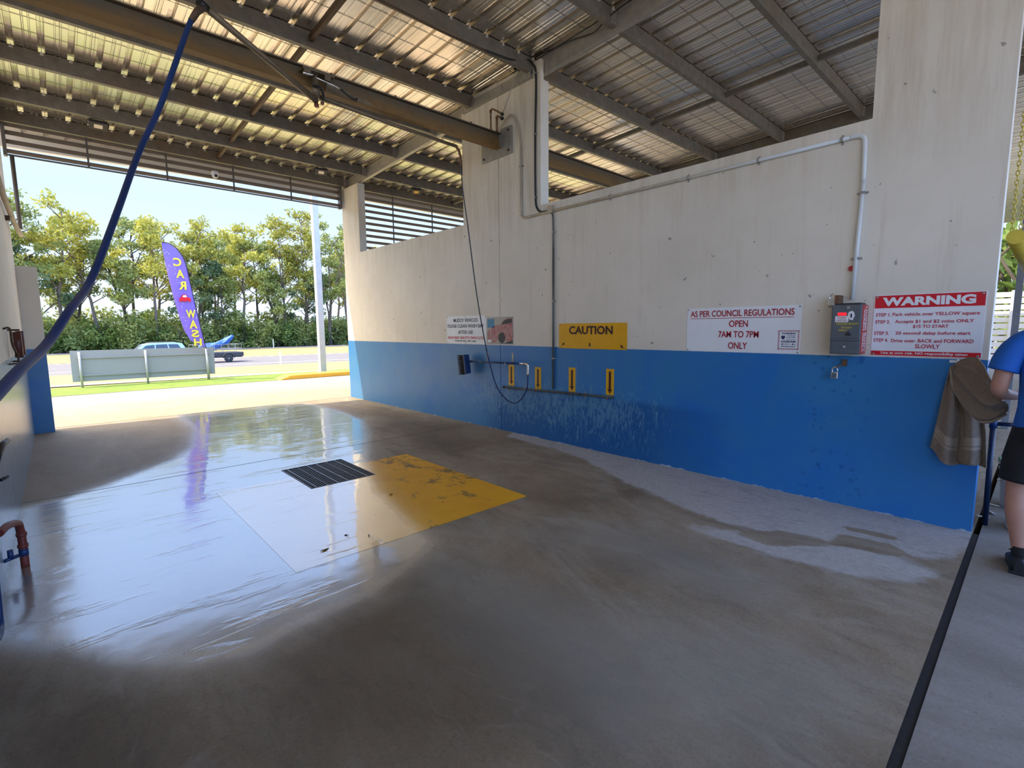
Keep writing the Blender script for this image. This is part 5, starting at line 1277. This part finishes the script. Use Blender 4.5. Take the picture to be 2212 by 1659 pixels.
# understorey bushes
bp = []
for sd in range(4):
    rg = random.Random(60 + sd); cl = [(rg.uniform(-1.9, 1.9), rg.uniform(-1.2, 1.2), rg.uniform(.4, 3.6) * (1 - .1 * sd), rg.uniform(.7, 1.2)) for _ in range(26)]
    st_ = MB()
    for q in range(7): st_.tube([(rg.uniform(-.3, .3), rg.uniform(-.3, .3), -.2), (rg.uniform(-1, 1), rg.uniform(-.8, .8), 1.5), (rg.uniform(-1.6, 1.6), rg.uniform(-1, 1), 3.2)], [.05, .04, .015], 5)
    so = st_.build('stems', M['trunkdark'], None, fix=False)
    bp.append((so.data, leaf_mesh('foliage', cl, 62, .21, 80 + sd, LM[3] if sd % 2 else LM[1], .85))); bpy.data.objects.remove(so)
landm = ['at the far left beside the wall', 'left of the blue hose', 'just behind the blue hose', 'right of the blue hose', 'behind the roof of the station wagon', 'behind the back of the station wagon', 'under the feather flag', 'behind the trailer', 'right of the trailer', 'in the gap right of the trailer', 'below the tall straight gum', 'right of the tall straight gum', 'left of the light pole', 'close by the light pole', 'right of the light pole', 'beside the right wall', 'by the end of the right wall', 'hidden partly by the right wall']
for i in range(18):
    x = -3.4 + i * 2.75 + rgt.uniform(-.5, .5); y = 81 + rgt.uniform(0, 2.5) + (i % 2) * 1.2
    t_ = thing('bush', 'green bush in the undergrowth across the road, ' + landm[i], 'bush', (x, y, gz(60)), 'undergrowth bushes'); s = rgt.uniform(.95, 1.3); t_.scale = (s, s, s); t_.rotation_euler.z = rgt.uniform(0, 6.28)
    for nm, me in (('stems', bp[i % 4][0]), ('foliage', bp[i % 4][1])): link(bpy.data.objects.new(nm, me), t_)
for i in range(14):
    x = -4 + i * 3.8 + rgt.uniform(-.8, .8)
    t_ = thing('bush', 'tall shaded bush in the second row of undergrowth, number %s from the left' % ordn[min(i, 10)] if i < 11 else 'tall shaded bush in the second row of undergrowth, behind the right wall', 'bush', (x, 90 + rgt.uniform(-1.5, 2), gz(60)), 'second row bushes'); s = rgt.uniform(1.3, 1.7); t_.scale = (s * 1.2, s, s); t_.rotation_euler.z = rgt.uniform(0, 6.28)
    t_['label'] = t_['label'].replace('number ', '')
    for nm, me in (('stems', bp[i % 4][0]), ('foliage', bp[i % 4][1])): link(bpy.data.objects.new(nm, me), t_)
# a tree beyond the fence on the right
t_ = thing('bush', 'yellow green foliage beyond the white slat fence at the right edge', 'bush', (34, 1.6, 0)); t_.scale = (2.1, 2.1, 2.1)
for nm, me in (('stems', bp[1][0]), ('foliage', bp[1][1])): link(bpy.data.objects.new(nm, me), t_)

# ------------------------------------------------------------------ light
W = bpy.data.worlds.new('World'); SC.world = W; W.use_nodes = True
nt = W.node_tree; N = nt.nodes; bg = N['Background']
tc = N.new('ShaderNodeTexCoord'); sp_ = N.new('ShaderNodeSeparateXYZ'); nt.links.new(tc.outputs['Generated'], sp_.inputs[0])
rp = N.new('ShaderNodeValToRGB'); e = rp.color_ramp.elements
e[0].position = 0; e[0].color = (.30, .29, .27, 1); e[1].position = 1; e[1].color = (.18, .38, .80, 1)
for p_, c_ in ((.495, (.30, .29, .27)), (.505, (.78, .88, 1.0)), (.605, (.58, .80, 1.18)), (.65, (.62, .86, 1.36)), (.76, (.55, .80, 1.36))):
    q = e.new(p_); q.color = c_ + (1,)
ma = N.new('ShaderNodeMath'); ma.operation = 'MULTIPLY_ADD'; ma.inputs[1].default_value = .5; ma.inputs[2].default_value = .5
nt.links.new(sp_.outputs[2], ma.inputs[0]); nt.links.new(ma.outputs[0], rp.inputs[0])
# sky brightened on the unseen side behind the building, to fill the interior
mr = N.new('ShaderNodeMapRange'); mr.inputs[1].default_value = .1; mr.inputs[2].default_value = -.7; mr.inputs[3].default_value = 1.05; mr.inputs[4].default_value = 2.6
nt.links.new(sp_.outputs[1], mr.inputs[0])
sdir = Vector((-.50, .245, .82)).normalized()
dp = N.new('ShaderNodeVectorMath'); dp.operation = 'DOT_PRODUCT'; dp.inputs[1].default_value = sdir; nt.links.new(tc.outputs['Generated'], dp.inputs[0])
au = N.new('ShaderNodeMapRange'); au.interpolation_type = 'SMOOTHSTEP'; au.inputs[1].default_value = .62; au.inputs[2].default_value = .98; au.inputs[3].default_value = 0; au.inputs[4].default_value = 1  # warm glow around the sun, added out of view to light the interior
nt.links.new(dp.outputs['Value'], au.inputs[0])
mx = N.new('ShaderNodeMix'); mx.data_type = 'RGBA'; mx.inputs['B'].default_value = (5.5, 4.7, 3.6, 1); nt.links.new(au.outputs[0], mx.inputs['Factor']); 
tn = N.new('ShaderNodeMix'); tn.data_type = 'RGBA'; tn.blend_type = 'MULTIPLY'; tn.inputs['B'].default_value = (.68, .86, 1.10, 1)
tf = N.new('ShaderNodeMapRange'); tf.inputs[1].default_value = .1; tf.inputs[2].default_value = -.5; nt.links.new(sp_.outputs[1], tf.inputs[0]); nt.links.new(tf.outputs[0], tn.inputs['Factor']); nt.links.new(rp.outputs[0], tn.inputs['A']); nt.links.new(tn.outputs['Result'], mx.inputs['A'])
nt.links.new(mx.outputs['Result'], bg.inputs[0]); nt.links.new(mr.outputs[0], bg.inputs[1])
sun = bpy.data.lights.new('Sun', 'SUN'); sun.energy = 5.8; sun.angle = math.radians(.6); sun.color = (1, .90, .72)
so = bpy.data.objects.new('Sun', sun); link(so)
sd = Vector((-.50, .245, .82)).normalized()
so.rotation_euler = sd.to_track_quat('Z', 'Y').to_euler()

# ------------------------------------------------------------------ camera
yaw, pitch, roll, fpx = 0.744243126, -0.113875779, -0.00883891957, 1064.22794
f = Vector((math.sin(yaw) * math.cos(pitch), math.cos(yaw) * math.cos(pitch), math.sin(pitch)))
r = f.cross(Vector((0, 0, 1))).normalized(); u = r.cross(f)
r2 = r * math.cos(roll) + u * math.sin(roll); u2 = -r * math.sin(roll) + u * math.cos(roll)
cam = bpy.data.cameras.new('Camera'); cam.sensor_width = 36; cam.sensor_fit = 'HORIZONTAL'; cam.lens = fpx / 2212 * 36; cam.clip_start = .05; cam.clip_end = 500
co = bpy.data.objects.new('Camera', cam); link(co)
Rm = Matrix((r2, u2, -f)).transposed(); co.matrix_world = Matrix.Translation((0, 0, 1.5)) @ Rm.to_4x4()
SC.camera = co
vs = SC.view_settings; vs.view_transform = 'Standard'; vs.look = 'None'; vs.gamma = 1; vs.use_curve_mapping = False; vs.exposure = .40
